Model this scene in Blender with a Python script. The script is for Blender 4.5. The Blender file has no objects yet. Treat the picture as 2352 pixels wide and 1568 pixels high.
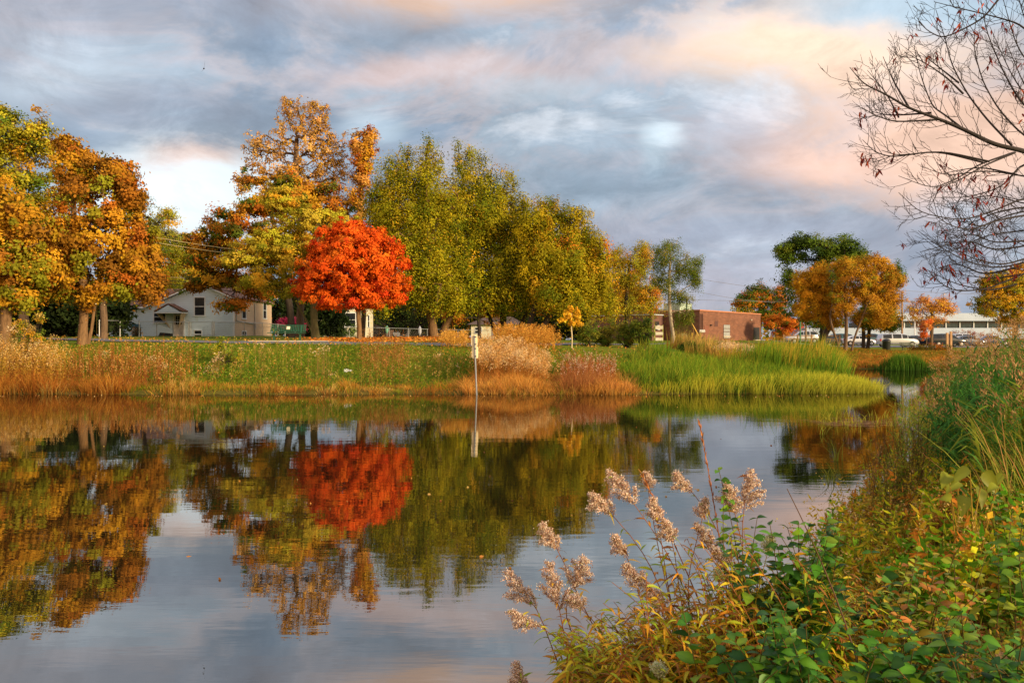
import bpy, math
import numpy as np
from mathutils import Vector, Matrix
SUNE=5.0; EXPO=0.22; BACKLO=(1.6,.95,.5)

rng = np.random.default_rng(11)
F = 1829.33; HY = 784.0; CX = 1176.0; H = 2.1      # focal length in px of a 2352 px wide picture, eye height
def at(x, d): return (x - CX) / F * d
def zat(y, d): return H - (y - HY) / F * d
scene = bpy.context.scene
COL = scene.collection

# ------------------------------------------------------------------ objects
def tag(o, label=None, cat=None, group=None, kind=None):
    if label: o['label'] = label
    if cat: o['category'] = cat
    if group: o['group'] = group
    if kind: o['kind'] = kind
    return o
def empty(name, loc, rz=0.0):
    o = bpy.data.objects.new(name, None); COL.objects.link(o)
    o.location = loc; o.rotation_euler = (0, 0, rz); o.empty_display_size = 0.2
    return o
def link_mesh(name, me, mat, parent):
    me.materials.append(mat)
    o = bpy.data.objects.new(name, me); COL.objects.link(o)
    if parent is not None: o.parent = parent
    return o
def arr_mesh(name, V, Fs, mat, parent=None, col=None, smooth=False):
    """V (n,3); Fs a list of (m,k) index arrays"""
    V = np.asarray(V, dtype=np.float32)
    me = bpy.data.meshes.new(name)
    me.vertices.add(len(V)); me.vertices.foreach_set('co', V.ravel())
    Fs = [np.asarray(f, dtype=np.int32) for f in Fs if len(f)]
    loops = np.concatenate([f.ravel() for f in Fs])
    tot = np.concatenate([np.full(len(f), f.shape[1], dtype=np.int32) for f in Fs])
    st = np.concatenate([[0], np.cumsum(tot)[:-1]]).astype(np.int32)
    me.loops.add(len(loops)); me.loops.foreach_set('vertex_index', loops)
    me.polygons.add(len(tot)); me.polygons.foreach_set('loop_start', st)
    me.polygons.foreach_set('loop_total', tot)
    if smooth: me.polygons.foreach_set('use_smooth', np.ones(len(tot), dtype=bool))
    me.update(calc_edges=True)
    if col is not None:
        a = me.attributes.new('Col', 'FLOAT_COLOR', 'POINT')
        c = np.ones((len(V), 4), dtype=np.float32); c[:, :3] = col
        a.data.foreach_set('color', c.ravel())
    return link_mesh(name, me, mat, parent)
def copy_tree(o, parent=None):
    c = o.copy(); COL.objects.link(c)
    if parent is not None: c.parent = parent
    for ch in [k for k in bpy.data.objects if k.parent == o]: copy_tree(ch, c)
    return c

class MB:
    def __init__(s): s.v = []; s.f = []
    def add(s, vs, fs):
        b = len(s.v); s.v += [tuple(p) for p in vs]; s.f += [tuple(i + b for i in f) for f in fs]; return s
    def box(s, x0, x1, y0, y1, z0, z1):
        return s.add([(x0,y0,z0),(x1,y0,z0),(x1,y1,z0),(x0,y1,z0),(x0,y0,z1),(x1,y0,z1),(x1,y1,z1),(x0,y1,z1)],
                     [(0,3,2,1),(4,5,6,7),(0,1,5,4),(1,2,6,5),(2,3,7,6),(3,0,4,7)])
    def prism(s, poly, y0, y1):                      # polygon in x,z extruded along y
        n = len(poly)
        vs = [(x, y0, z) for x, z in poly] + [(x, y1, z) for x, z in poly]
        fs = [tuple(range(n)), tuple(range(2*n-1, n-1, -1))] + [(i, i+n, (i+1) % n + n, (i+1) % n) for i in range(n)]
        return s.add(vs, fs)
    def slab(s, a, b, c, d, t):                      # four corner points, thickness t downwards along normal
        a, b, c, d = map(Vector, (a, b, c, d)); n = (b-a).cross(d-a).normalized() * t
        vs = [a, b, c, d, a-n, b-n, c-n, d-n]
        return s.add(vs, [(0,1,2,3),(7,6,5,4),(0,4,5,1),(1,5,6,2),(2,6,7,3),(3,7,4,0)])
    def tube(s, pts, rad, n=8, cap=True):
        pts = [Vector(p) for p in pts]
        if not hasattr(rad, '__len__'): rad = [rad] * len(pts)
        b = len(s.v)
        for i, p in enumerate(pts):
            t = (pts[min(i+1, len(pts)-1)] - pts[max(i-1, 0)]).normalized()
            u = t.orthogonal().normalized() if i == 0 else (u - t * u.dot(t)).normalized()
            w = t.cross(u)
            for k in range(n):
                a = 2*math.pi*k/n
                s.v.append(tuple(p + (u*math.cos(a) + w*math.sin(a)) * rad[i]))
        for i in range(len(pts)-1):
            for k in range(n):
                s.f.append((b+i*n+k, b+i*n+(k+1) % n, b+(i+1)*n+(k+1) % n, b+(i+1)*n+k))
        if cap:
            s.f.append(tuple(b+k for k in range(n-1, -1, -1)))
            s.f.append(tuple(b+(len(pts)-1)*n+k for k in range(n)))
        return s
    def lathe(s, c, prof, n=16):                     # prof: (r, z)
        b = len(s.v)
        for r, z in prof:
            for k in range(n):
                a = 2*math.pi*k/n; s.v.append((c[0]+r*math.cos(a), c[1]+r*math.sin(a), c[2]+z))
        for i in range(len(prof)-1):
            for k in range(n):
                s.f.append((b+i*n+k, b+i*n+(k+1) % n, b+(i+1)*n+(k+1) % n, b+(i+1)*n+k))
        s.f.append(tuple(b+k for k in range(n-1, -1, -1))); s.f.append(tuple(b+(len(prof)-1)*n+k for k in range(n)))
        return s
    def build(s, name, mat, parent=None, smooth=False, bevel=0):
        me = bpy.data.meshes.new(name); me.from_pydata(s.v, [], s.f)
        if smooth:
            for p in me.polygons: p.use_smooth = True
        me.update()
        o = link_mesh(name, me, mat, parent)
        if bevel:
            m = o.modifiers.new('bevel', 'BEVEL'); m.width = bevel; m.segments = 2; m.limit_method = 'ANGLE'
        return o

# ------------------------------------------------------------------ materials
def new_mat(name):
    m = bpy.data.materials.new(name); m.use_nodes = True
    nt = m.node_tree; b = nt.nodes['Principled BSDF']
    return m, nt, b
def nd(nt, typ, **kw):
    n = nt.nodes.new(typ)
    for k, v in kw.items(): setattr(n, k, v)
    return n
def setin(nt, n, k, v):
    if isinstance(v, bpy.types.NodeSocket): nt.links.new(v, n.inputs[k])
    else: n.inputs[k].default_value = v
def mth(nt, op, a, b=0.0, c=0.0, clamp=False):
    n = nd(nt, 'ShaderNodeMath', operation=op); n.use_clamp = clamp
    for i, v in enumerate((a, b, c)): setin(nt, n, i, v)
    return n.outputs[0]
def mixc(nt, f, a, b):
    n = nd(nt, 'ShaderNodeMix', data_type='RGBA')
    setin(nt, n, 0, f)
    for k, v in ((6, a), (7, b)):
        if isinstance(v, (tuple, list)): v = tuple(v) + ((1.0,) if len(v) == 3 else ())
        setin(nt, n, k, v)
    return n.outputs[2]
def ramp(nt, f, stops):
    n = nd(nt, 'ShaderNodeValToRGB'); e = n.color_ramp.elements
    while len(e) < len(stops): e.new(0.5)
    for i, (p, c) in enumerate(stops):
        e[i].position = p; e[i].color = tuple(c) + (1,) if len(c) == 3 else c
    setin(nt, n, 0, f); return n.outputs[0]
def noise(nt, scale, detail=3, vec=None, rough=0.55, dist=0.0):
    n = nd(nt, 'ShaderNodeTexNoise'); n.inputs['Scale'].default_value = scale
    n.inputs['Detail'].default_value = detail; n.inputs['Roughness'].default_value = rough
    n.inputs['Distortion'].default_value = dist
    if vec is not None: nt.links.new(vec, n.inputs['Vector'])
    return n.outputs['Fac']
def objco(nt, sc=(1,1,1)):
    t = nd(nt, 'ShaderNodeTexCoord'); m = nd(nt, 'ShaderNodeMapping')
    m.inputs['Scale'].default_value = sc; nt.links.new(t.outputs['Object'], m.inputs['Vector'])
    return m.outputs[0]
def geopos(nt, sc=(1,1,1)):
    t = nd(nt, 'ShaderNodeNewGeometry'); m = nd(nt, 'ShaderNodeMapping')
    m.inputs['Scale'].default_value = sc; nt.links.new(t.outputs['Position'], m.inputs['Vector'])
    return m.outputs[0]
def bump(nt, b, h, strength=0.3, dist=0.02):
    n = nd(nt, 'ShaderNodeBump'); n.inputs['Strength'].default_value = strength
    n.inputs['Distance'].default_value = dist
    nt.links.new(h, n.inputs['Height']); nt.links.new(n.outputs[0], b.inputs['Normal'])

def paint(name, c, rough=0.5, metal=0.0, var=0.15, scale=6.0, coat=0.0):
    m, nt, b = new_mat(name)
    f = noise(nt, scale, 4, objco(nt))
    lo = tuple(v*(1-var) for v in c); hi = tuple(min(1, v*(1+var)) for v in c)
    nt.links.new(ramp(nt, f, [(0.3, lo), (0.7, hi)]), b.inputs['Base Color'])
    b.inputs['Roughness'].default_value = rough; b.inputs['Metallic'].default_value = metal
    b.inputs['Coat Weight'].default_value = coat
    return m
def foliage_mat(name, trans=0.35, rough=0.55, spec=0.3):
    m, nt, b = new_mat(name)
    a = nd(nt, 'ShaderNodeAttribute', attribute_name='Col')
    nt.links.new(a.outputs['Color'], b.inputs['Base Color'])
    b.inputs['Roughness'].default_value = rough; b.inputs['Specular IOR Level'].default_value = spec
    t = nd(nt, 'ShaderNodeBsdfTranslucent'); nt.links.new(a.outputs['Color'], t.inputs['Color'])
    mx = nd(nt, 'ShaderNodeMixShader'); mx.inputs[0].default_value = trans
    nt.links.new(b.outputs[0], mx.inputs[1]); nt.links.new(t.outputs[0], mx.inputs[2])
    nt.links.new(mx.outputs[0], nt.nodes['Material Output'].inputs[0])
    return m
def bark_mat(name, c):
    m, nt, b = new_mat(name)
    v = objco(nt, (9, 9, 1.6)); f = noise(nt, 1.6, 6, v, 0.65)
    nt.links.new(ramp(nt, f, [(0.3, tuple(k*0.45 for k in c)), (0.55, c), (0.8, tuple(k*1.5 for k in c))]), b.inputs['Base Color'])
    b.inputs['Roughness'].default_value = 0.9; bump(nt, b, f, 0.8, 0.04)
    return m
def siding_mat(name, c, pitch=0.17, stain=None):
    m, nt, b = new_mat(name)
    t = nd(nt, 'ShaderNodeTexCoord'); sp = nd(nt, 'ShaderNodeSeparateXYZ'); nt.links.new(t.outputs['Object'], sp.inputs[0])
    fr = mth(nt, 'FRACT', mth(nt, 'DIVIDE', sp.outputs[2], pitch))
    lap = mth(nt, 'LESS_THAN', fr, 0.13)
    base = ramp(nt, noise(nt, 0.8, 4, t.outputs['Object']), [(0.3, tuple(k*0.86 for k in c)), (0.7, c)])
    if stain:
        st = noise(nt, 0.9, 5, objco(nt, (0.9, 1, 0.35)), 0.7)
        base = mixc(nt, mth(nt, 'MULTIPLY', ramp(nt, st, [(0.60, (0,0,0)), (0.80, (1,1,1))]), 0.6), base, stain)
    col = mixc(nt, mth(nt, 'MULTIPLY', lap, 0.32), base, tuple(k*0.35 for k in c))
    nt.links.new(col, b.inputs['Base Color']); b.inputs['Roughness'].default_value = 0.55
    bump(nt, b, fr, 0.6, 0.03)
    return m
def brick_mat(name, c1, c2, mortar):
    m, nt, b = new_mat(name)
    t = nd(nt, 'ShaderNodeTexCoord'); sp = nd(nt, 'ShaderNodeSeparateXYZ'); nt.links.new(t.outputs['Object'], sp.inputs[0])
    cb = nd(nt, 'ShaderNodeCombineXYZ')
    nt.links.new(mth(nt, 'ADD', sp.outputs[0], sp.outputs[1]), cb.inputs[0]); nt.links.new(sp.outputs[2], cb.inputs[1])
    br = nd(nt, 'ShaderNodeTexBrick'); nt.links.new(cb.outputs[0], br.inputs['Vector'])
    br.inputs['Color1'].default_value = c1 + (1,); br.inputs['Color2'].default_value = c2 + (1,)
    br.inputs['Mortar'].default_value = mortar + (1,); br.inputs['Scale'].default_value = 1.0
    br.inputs['Brick Width'].default_value = 0.62; br.inputs['Row Height'].default_value = 0.2
    br.inputs['Mortar Size'].default_value = 0.014; br.inputs['Mortar Smooth'].default_value = 0.3
    n = noise(nt, 0.7, 6, objco(nt, (1, 1, 2.2)), 0.7)
    col = mixc(nt, mth(nt, 'MULTIPLY', ramp(nt, n, [(0.35, (1,1,1)), (0.6, (0,0,0))]), 0.55), br.outputs['Color'], tuple(k*0.35 for k in c1))
    nt.links.new(col, b.inputs['Base Color']); b.inputs['Roughness'].default_value = 0.85
    bump(nt, b, br.outputs['Fac'], -0.4, 0.01)
    return m
def shingle_mat(name, c):
    m, nt, b = new_mat(name)
    f = noise(nt, 3.0, 6, objco(nt, (1, 3, 3)), 0.8)
    nt.links.new(ramp(nt, f, [(0.3, tuple(k*0.55 for k in c)), (0.7, tuple(k*1.25 for k in c))]), b.inputs['Base Color'])
    b.inputs['Roughness'].default_value = 0.9; bump(nt, b, f, 0.5, 0.02)
    return m
def glass_mat(name, c=(0.02, 0.025, 0.03), rough=0.05):
    m, nt, b = new_mat(name)
    f = noise(nt, 2.0, 3, objco(nt))
    nt.links.new(ramp(nt, f, [(0.35, c), (0.7, tuple(k*2.2 for k in c))]), b.inputs['Base Color'])
    b.inputs['Roughness'].default_value = rough; b.inputs['Specular IOR Level'].default_value = 0.5
    return m

LEAF = foliage_mat('leaf_surface', 0.27, 0.7, 0.06)
LEAFG = foliage_mat('glossy_leaf_surface', 0.3, 0.42, 0.22)
GRASS = foliage_mat('grass_blade_surface', 0.3, 0.8, 0.05)
FLUFF = foliage_mat('seed_fluff_surface', 0.25, 0.9, 0.1)
BARK = bark_mat('grey_brown_bark', (0.16, 0.10, 0.06))
BARKW = bark_mat('warm_tan_bark', (0.21, 0.12, 0.055))
BARKD = bark_mat('dark_bark', (0.05, 0.035, 0.028))
BARKP = bark_mat('pale_birch_bark', (0.5, 0.42, 0.3))
WHITE = paint('white_trim_paint', (0.74, 0.78, 0.82), 0.5, var=0.06)
STEEL = paint('galvanised_steel', (0.42, 0.43, 0.45), 0.4, 0.6)
GLASS = glass_mat('dark_window_glass', (0.010, 0.013, 0.018), 0.25)

# ------------------------------------------------------------------ pond outline and terrain
POND = np.array([(-140,36),(-60,32.6),(-40,31.9),(-28,31.5),(-20,31.9),(-12,31.5),(-4,31.9),(0,31.7),(4,31.5),(8,32.0),(12,32.2),(14.8,33.0),
    (15.6,35),(17,39),(19.5,46),(22,53),(25,60),(29,61),(33,59.5),(31,55),(27,50),(23,44),(18.6,36),(13.6,26),(9.2,17.8),(6.3,12.8),
    (4.6,9.9),(3.1,7.6),(1.5,5.7),(0.2,4.5),(-1.5,3.6),(-5,2.8),(-20,2),(-60,0),(-140,-5)], dtype=float)
def pond_sd(X, Y):
    X = np.atleast_1d(np.asarray(X, float)); Y = np.atleast_1d(np.asarray(Y, float))
    best = np.full(X.shape, 1e9); inside = np.zeros(X.shape, bool)
    n = len(POND)
    for i in range(n):
        ax, ay = POND[i]; bx, by = POND[(i+1) % n]
        ex, ey = bx-ax, by-ay
        t = np.clip(((X-ax)*ex + (Y-ay)*ey) / (ex*ex+ey*ey), 0, 1)
        best = np.minimum(best, np.hypot(X-ax-t*ex, Y-ay-t*ey))
        c = (ay > Y) != (by > Y)
        if ey != 0:
            inside ^= c & (X < (bx-ax)*(Y-ay)/(ey) + ax)
    return np.where(inside, -best, best)
def wob(X, Y, s, seed):
    return (np.sin(X*s+seed*1.7+1.3*np.sin(Y*s*0.7+seed)) * np.cos(Y*s*1.1-seed+1.1*np.sin(X*s*0.8)) )
TY = [30, 36, 40, 44, 50, 60, 75, 95, 110, 150, 400, 2000]
TX = [-3000, 0, 600, 825, 1000, 1200, 1400, 1600, 1780, 1890, 1960, 2060, 6000]
TZ = np.array([
 [1.2,1.4,1.7,1.95,2.2,2.4,2.56,2.6,2.6,2.8,3.0,3.0],
 [1.2,1.4,1.7,1.95,2.2,2.4,2.56,2.6,2.6,2.8,3.0,3.0],
 [1.2,1.4,1.75,2.0,2.14,2.35,2.56,2.6,2.6,2.8,3.0,3.0],
 [1.2,1.4,1.75,1.98,2.14,2.25,2.4,2.48,2.5,2.6,3.0,3.0],
 [1.2,1.4,1.7,1.95,2.15,2.33,2.3,2.28,2.28,2.4,3.0,3.0],
 [1.1,1.3,1.55,1.8,1.95,2.07,2.1,2.15,2.2,2.4,3.0,3.0],
 [1.0,1.1,1.3,1.6,1.75,1.8,1.85,1.95,2.15,2.3,2.8,3.0],
 [0.8,0.9,1.1,1.3,1.5,1.6,1.75,1.95,2.16,2.2,2.6,3.0],
 [0.5,0.6,0.9,1.1,1.3,1.5,1.7,1.9,2.1,2.2,2.5,3.0],
 [0.4,0.5,0.6,0.7,0.9,1.25,1.52,1.35,1.33,1.5,2.2,3.0],
 [0.4,0.5,0.6,0.7,0.9,1.1,1.28,1.10,1.33,1.5,2.2,3.0],
 [0.4,0.5,0.6,0.7,0.9,0.9,1.05,0.96,1.33,1.5,2.2,3.0],
 [0.4,0.5,0.6,0.7,0.9,0.9,1.05,0.96,1.33,1.5,2.2,3.0]])
def terrain(X, Y):
    X = np.atleast_1d(np.asarray(X, float)); Y = np.atleast_1d(np.asarray(Y, float))
    sd = pond_sd(X, Y)
    px = CX + F * X / np.maximum(Y, 5)
    iy = np.clip(np.searchsorted(TY, Y) - 1, 0, len(TY)-2); fy = np.clip((Y-np.take(TY, iy))/(np.take(TY, iy+1)-np.take(TY, iy)), 0, 1)
    ix = np.clip(np.searchsorted(TX, px) - 1, 0, len(TX)-2); fx = np.clip((px-np.take(TX, ix))/(np.take(TX, ix+1)-np.take(TX, ix)), 0, 1)
    T = (TZ[ix, iy]*(1-fx)+TZ[ix+1, iy]*fx)*(1-fy) + (TZ[ix, iy+1]*(1-fx)+TZ[ix+1, iy+1]*fx)*fy
    L = np.interp(px, [1300, 1500, 1900], [9.0, 12.0, 14.0])
    near = (Y < 20) | (X > np.interp(Y, [20, 33, 48, 60, 64], [11, 16, 22, 34, 80]))
    T = np.where(near, 0.55 + 0.012*np.clip(Y, 0, 60), T); L = np.where(near, 3.2, L)
    t = np.clip(sd / L, 0, 1); s = t*t*(3-2*t)*0.55 + t*0.45
    z = 0.03 + T*s + 0.05*np.clip(sd, 0, 0.4)/0.4
    z = z + np.clip(sd, 0, 2)/2 * (0.03*wob(X, Y, 0.9, 1) + 0.015*wob(X, Y, 2.3, 4)) * np.clip(1.3-Y/70, 0.15, 1)
    return np.where(sd < 0, np.maximum(-0.9, sd*0.4), z)
def tz(x, y): return float(terrain([x], [y])[0])

def spaced(lo, a, b, hi, step, grow=1.12):
    mid = list(np.arange(a, b, step)); s = step; v = b
    while v < hi: mid.append(v); s *= grow; v += s
    mid.append(hi); s = step; v = a - step; left = []
    while v > lo: left.append(v); s *= grow; v -= s
    left.append(lo); return np.array(left[::-1] + mid)
gx = spaced(-3000, -34, 36, 3000, 0.3); gy = spaced(-300, 2, 64, 3000, 0.3)
GX, GY = np.meshgrid(gx, gy); GZ = terrain(GX.ravel(), GY.ravel())
nx, ny = len(gx), len(gy)
idx = np.arange(nx*ny).reshape(ny, nx)
quads = np.stack([idx[:-1,:-1], idx[:-1,1:], idx[1:,1:], idx[1:,:-1]], -1).reshape(-1, 4)
gm, nt, b = new_mat('ground_turf')
P = geopos(nt); n1 = noise(nt, 0.25, 5, P, 0.6); n2 = noise(nt, 2.4, 6, P, 0.7); n3 = noise(nt, 30, 4, P, 0.7)
g = ramp(nt, n1, [(0.35, (0.12,0.21,0.01)), (0.5, (0.20,0.25,0.012)), (0.68, (0.26,0.21,0.025))])
g2 = ramp(nt, n3, [(0.3, (0.35,0.35,0.35)), (0.7, (1.25,1.25,1.25))])
mul = nd(nt, 'ShaderNodeMix', data_type='RGBA', blend_type='MULTIPLY'); mul.inputs[0].default_value = 1
nt.links.new(g, mul.inputs[6]); nt.links.new(g2, mul.inputs[7])
sp = nd(nt, 'ShaderNodeSeparateXYZ'); nt.links.new(geopos(nt), sp.inputs[0])
lowz = mth(nt, 'SUBTRACT', 1.0, mth(nt, 'DIVIDE', mth(nt, 'ADD', sp.outputs[2], mth(nt, 'MULTIPLY', n2, 0.8)), 1.3), clamp=True)
soil = ramp(nt, n2, [(0.35, (0.05,0.028,0.012)), (0.65, (0.16,0.085,0.03))])
nt.links.new(mixc(nt, lowz, mul.outputs[2], soil), b.inputs['Base Color'])
b.inputs['Roughness'].default_value = 0.95; b.inputs['Specular IOR Level'].default_value = 0.1
bump(nt, b, n3, 0.7, 0.05)
ground = arr_mesh('ground', np.stack([GX.ravel(), GY.ravel(), GZ], 1), [quads], gm, smooth=True)
tag(ground, kind='structure')

# water
wm, nt, b = new_mat('pond_water')
nt.nodes.remove(b)
P1 = geopos(nt, (0.55, 2.0, 1)); P2 = geopos(nt, (1.6, 6.0, 1)); P3 = geopos(nt, (0.05, 0.12, 1))
hsum = mth(nt, 'ADD', mth(nt, 'MULTIPLY', noise(nt, 1.0, 2, P1), 1.0), mth(nt, 'MULTIPLY', noise(nt, 1.6, 2, P2), 0.28))
patch = ramp(nt, noise(nt, 1.0, 3, P3), [(0.35, (0.35,)*3), (0.7, (1,)*3)])
hsum = mth(nt, 'MULTIPLY', hsum, patch)
bp = nd(nt, 'ShaderNodeBump'); bp.inputs['Strength'].default_value = 1.0; bp.inputs['Distance'].default_value = 0.0026
nt.links.new(hsum, bp.inputs['Height'])
dif = nd(nt, 'ShaderNodeBsdfDiffuse'); dif.inputs[0].default_value = (0.018, 0.020, 0.010, 1)
gl = nd(nt, 'ShaderNodeBsdfGlossy'); gl.inputs['Color'].default_value = (0.74, 0.72, 0.69, 1); gl.inputs['Roughness'].default_value = 0.006
nt.links.new(bp.outputs[0], gl.inputs['Normal'])
fr = nd(nt, 'ShaderNodeFresnel'); fr.inputs[0].default_value = 1.33
fac = mth(nt, 'ADD', mth(nt, 'MULTIPLY', fr.outputs[0], 0.42), 0.54, clamp=True)
mx = nd(nt, 'ShaderNodeMixShader'); nt.links.new(fac, mx.inputs[0]); nt.links.new(dif.outputs[0], mx.inputs[1]); nt.links.new(gl.outputs[0], mx.inputs[2])
nt.links.new(mx.outputs[0], nt.nodes['Material Output'].inputs[0])
water = arr_mesh('water', [(-145,-8,0),(40,-8,0),(40,66,0),(-145,66,0)], [[(0,1,2,3)]], wm)
tag(water, kind='structure')

def strip(name, pts, width, mat, lift):
    """a ribbon laid on the terrain; pts in (px, distance)"""
    P = np.array([(at(x, d), d) for x, d in pts]); seg = np.hypot(*np.diff(P, axis=0).T); s = np.concatenate([[0], np.cumsum(seg)])
    t = np.arange(0, s[-1], 0.4); C = np.stack([np.interp(t, s, P[:,0]), np.interp(t, s, P[:,1])], 1)
    k = np.ones(9)/9; 
    for j in (0, 1): C[4:-4, j] = np.convolve(C[:, j], k, 'valid')
    T = np.gradient(C, axis=0); T /= np.hypot(T[:,0], T[:,1])[:,None]; N = np.stack([-T[:,1], T[:,0]], 1)
    rows = 5; V = []
    for r in range(rows):
        Q = C + N*width*(r/(rows-1)-0.5); V.append(np.column_stack([Q, terrain(Q[:,0], Q[:,1]) + lift]))
    V = np.stack(V, 1); n = len(t); ii = np.arange(n*rows).reshape(n, rows)
    q = np.stack([ii[:-1,:-1], ii[1:,:-1], ii[1:,1:], ii[:-1,1:]], -1).reshape(-1, 4)
    o = arr_mesh(name, V.reshape(-1, 3), [q], mat); tag(o, kind='structure'); return o
ASPH = paint('worn_asphalt', (0.17, 0.17, 0.19), 0.9, var=0.25, scale=2)
CONC = paint('pale_concrete', (0.55, 0.48, 0.38), 0.85, var=0.12, scale=3)
strip('path', [(-300,56),(100,50),(340,45.6),(560,43.6),(700,42.8),(850,42.3),(1000,42.2),(1150,43),(1300,50),(1430,62),(1540,78),(1640,88),(1790,92)], 2.3, ASPH, 0.035)
lot = strip('parking_lot', [(1770,113),(1900,111),(2060,111),(2250,111),(2500,111)], 13, paint('parking_asphalt', (0.30,0.31,0.33), 0.85, var=0.15, scale=1.5), 0.06)
# ------------------------------------------------------------------ vegetation generators
def unit(A): return A / np.maximum(np.linalg.norm(A, axis=1, keepdims=True), 1e-9)
def rdir(n, zb=0.0):
    a = rng.normal(size=(n, 3)); a[:, 2] += zb; return unit(a)
class FB:
    """collects coloured quads"""
    def __init__(s): s.V = []; s.Q = []; s.C = []; s.n = 0
    def add(s, V, Q, C):
        s.V.append(V); s.Q.append(Q + s.n); s.C.append(C); s.n += len(V)
    def build(s, name, mat, parent=None, smooth=False):
        return arr_mesh(name, np.concatenate(s.V), [np.concatenate(s.Q)], mat, parent, np.clip(np.concatenate(s.C), 0, 1), smooth)
    def diamonds(s, P, A, L, W, C, fold=0.15, S=None):
        n = len(P); L = np.broadcast_to(L, (n,))[:,None]; W = np.broadcast_to(W, (n,))[:,None]
        if S is None: S = unit(np.cross(A, rdir(n)))
        N = np.cross(A, S)
        V = np.stack([P, P + A*L*0.42 + S*W*0.5 + N*W*fold, P + A*L, P + A*L*0.42 - S*W*0.5 + N*W*fold], 1).reshape(-1, 3)
        Q = np.arange(4*n).reshape(n, 4); s.add(V, Q, np.repeat(C, 4, axis=0))
    def blades(s, P, h, w, lean, C0, C1, seg=3, wind=None):
        """grass blades: P base, h height, lean horizontal tip offset (n,2), C0 base colour, C1 tip colour"""
        n = len(P); h = np.broadcast_to(h, (n,)); w = np.broadcast_to(w, (n,))
        a = rng.uniform(0, np.pi, n); S = np.stack([np.cos(a), np.sin(a)*0.5, np.zeros(n)], 1)
        rows = []; cs = []
        for i in range(seg+1):
            t = i/seg
            c = P.copy(); c[:,0] += lean[:,0]*t*t; c[:,1] += lean[:,1]*t*t
            c[:,2] += h*(t - 0.25*t*t*np.minimum(1, np.hypot(lean[:,0], lean[:,1])/np.maximum(h, .01)))
            ww = (w*(1-t**1.6)*0.5+0.0006)[:,None]
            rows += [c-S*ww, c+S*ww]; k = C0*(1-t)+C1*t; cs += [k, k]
        V = np.stack(rows, 1).reshape(-1, 3); m = 2*(seg+1); b0 = (np.arange(n)*m)[:,None]
        Q = np.concatenate([b0 + np.array([2*i, 2*i+1, 2*i+3, 2*i+2]) for i in range(seg)])
        s.add(V, Q, np.stack(cs, 1).reshape(-1, 3))
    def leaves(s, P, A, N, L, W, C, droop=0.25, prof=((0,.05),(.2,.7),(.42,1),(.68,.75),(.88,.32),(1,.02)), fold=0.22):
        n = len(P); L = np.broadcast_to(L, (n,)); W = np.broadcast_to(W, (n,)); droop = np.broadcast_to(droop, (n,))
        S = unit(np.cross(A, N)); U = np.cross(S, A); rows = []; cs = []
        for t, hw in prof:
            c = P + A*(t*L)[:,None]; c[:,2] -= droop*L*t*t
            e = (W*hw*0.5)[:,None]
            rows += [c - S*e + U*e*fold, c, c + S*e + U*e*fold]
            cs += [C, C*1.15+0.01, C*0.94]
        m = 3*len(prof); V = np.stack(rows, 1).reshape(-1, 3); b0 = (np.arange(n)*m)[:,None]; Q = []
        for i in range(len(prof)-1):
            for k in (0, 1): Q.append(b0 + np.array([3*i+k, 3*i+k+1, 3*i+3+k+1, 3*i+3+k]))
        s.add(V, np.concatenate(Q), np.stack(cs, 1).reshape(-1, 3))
    def frusta(s, A, B, ra, rb, C, n=5):
        A = np.asarray(A, float); B = np.asarray(B, float); m = len(A); T = unit(B-A)
        ref = np.where(np.abs(T[:,2:3]) < 0.9, np.array([[0,0,1.0]]), np.array([[1.0,0,0]]))
        U = unit(np.cross(T, ref)); W = np.cross(T, U); rows = []
        for c, r in ((A - T*ra[:,None]*0.2, ra), (B + T*rb[:,None]*0.2, rb)):
            for k in range(n):
                a = 2*math.pi*k/n; rows.append(c + (U*math.cos(a)+W*math.sin(a))*r[:,None])
        V = np.stack(rows, 1).reshape(-1, 3); b0 = (np.arange(m)*2*n)[:,None]
        Q = np.concatenate([b0 + np.array([k, (k+1) % n, n+(k+1) % n, n+k]) for k in range(n)])
        s.add(V, Q, np.broadcast_to(np.asarray(C, float), (m, 3)).repeat(2*n, axis=0))

def pick(pal, n, w=None):
    pal = np.asarray(pal, float); i = rng.choice(len(pal), n, p=None if w is None else np.array(w)/sum(w)); return pal[i]
def jit(C, a=0.2, hue=0.08):
    n = len(C); return np.clip(C*rng.uniform(1-a, 1+a, (n,1))*rng.uniform(1-hue, 1+hue, (n,3)), 0.002, 1)

def skeleton(trunk, targets, segs=3, up=0.15, wig=0.06):
    """nodes (pos,parent) grown from the trunk to every target"""
    pos = [Vector(p) for p in trunk]; par = [-1] + list(range(len(trunk)-1))
    arr = np.array([list(p) for p in pos]); low = len(trunk)
    z0 = trunk[max(1, len(trunk)//3)][2]
    order = np.argsort([np.hypot(t[0]-trunk[-1][0], t[1]-trunk[-1][1]) + abs(t[2]-trunk[-1][2])*0.7 for t in targets])
    for k in order:
        t = targets[k]; d = arr - t; dist = np.linalg.norm(d, axis=1)
        cost = dist + 0.9*np.maximum(0, arr[:,2]-t[2]+0.15*dist) + np.where(arr[:,2] < z0, 3.0, 0)
        j = int(np.argmin(cost)); a = arr[j]; L = dist[j]; prev = j; new = []
        for i in range(1, segs+1):
            u = i/segs; p = a + (t-a)*u; p[2] += up*L*math.sin(math.pi*u)*0.5*(1 if i < segs else 0)
            if i < segs: p = p + rng.normal(0, wig*L, 3)
            new.append(p); par.append(prev); prev = len(par)-1
        arr = np.vstack([arr, new])
    return arr, np.array(par)
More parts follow.
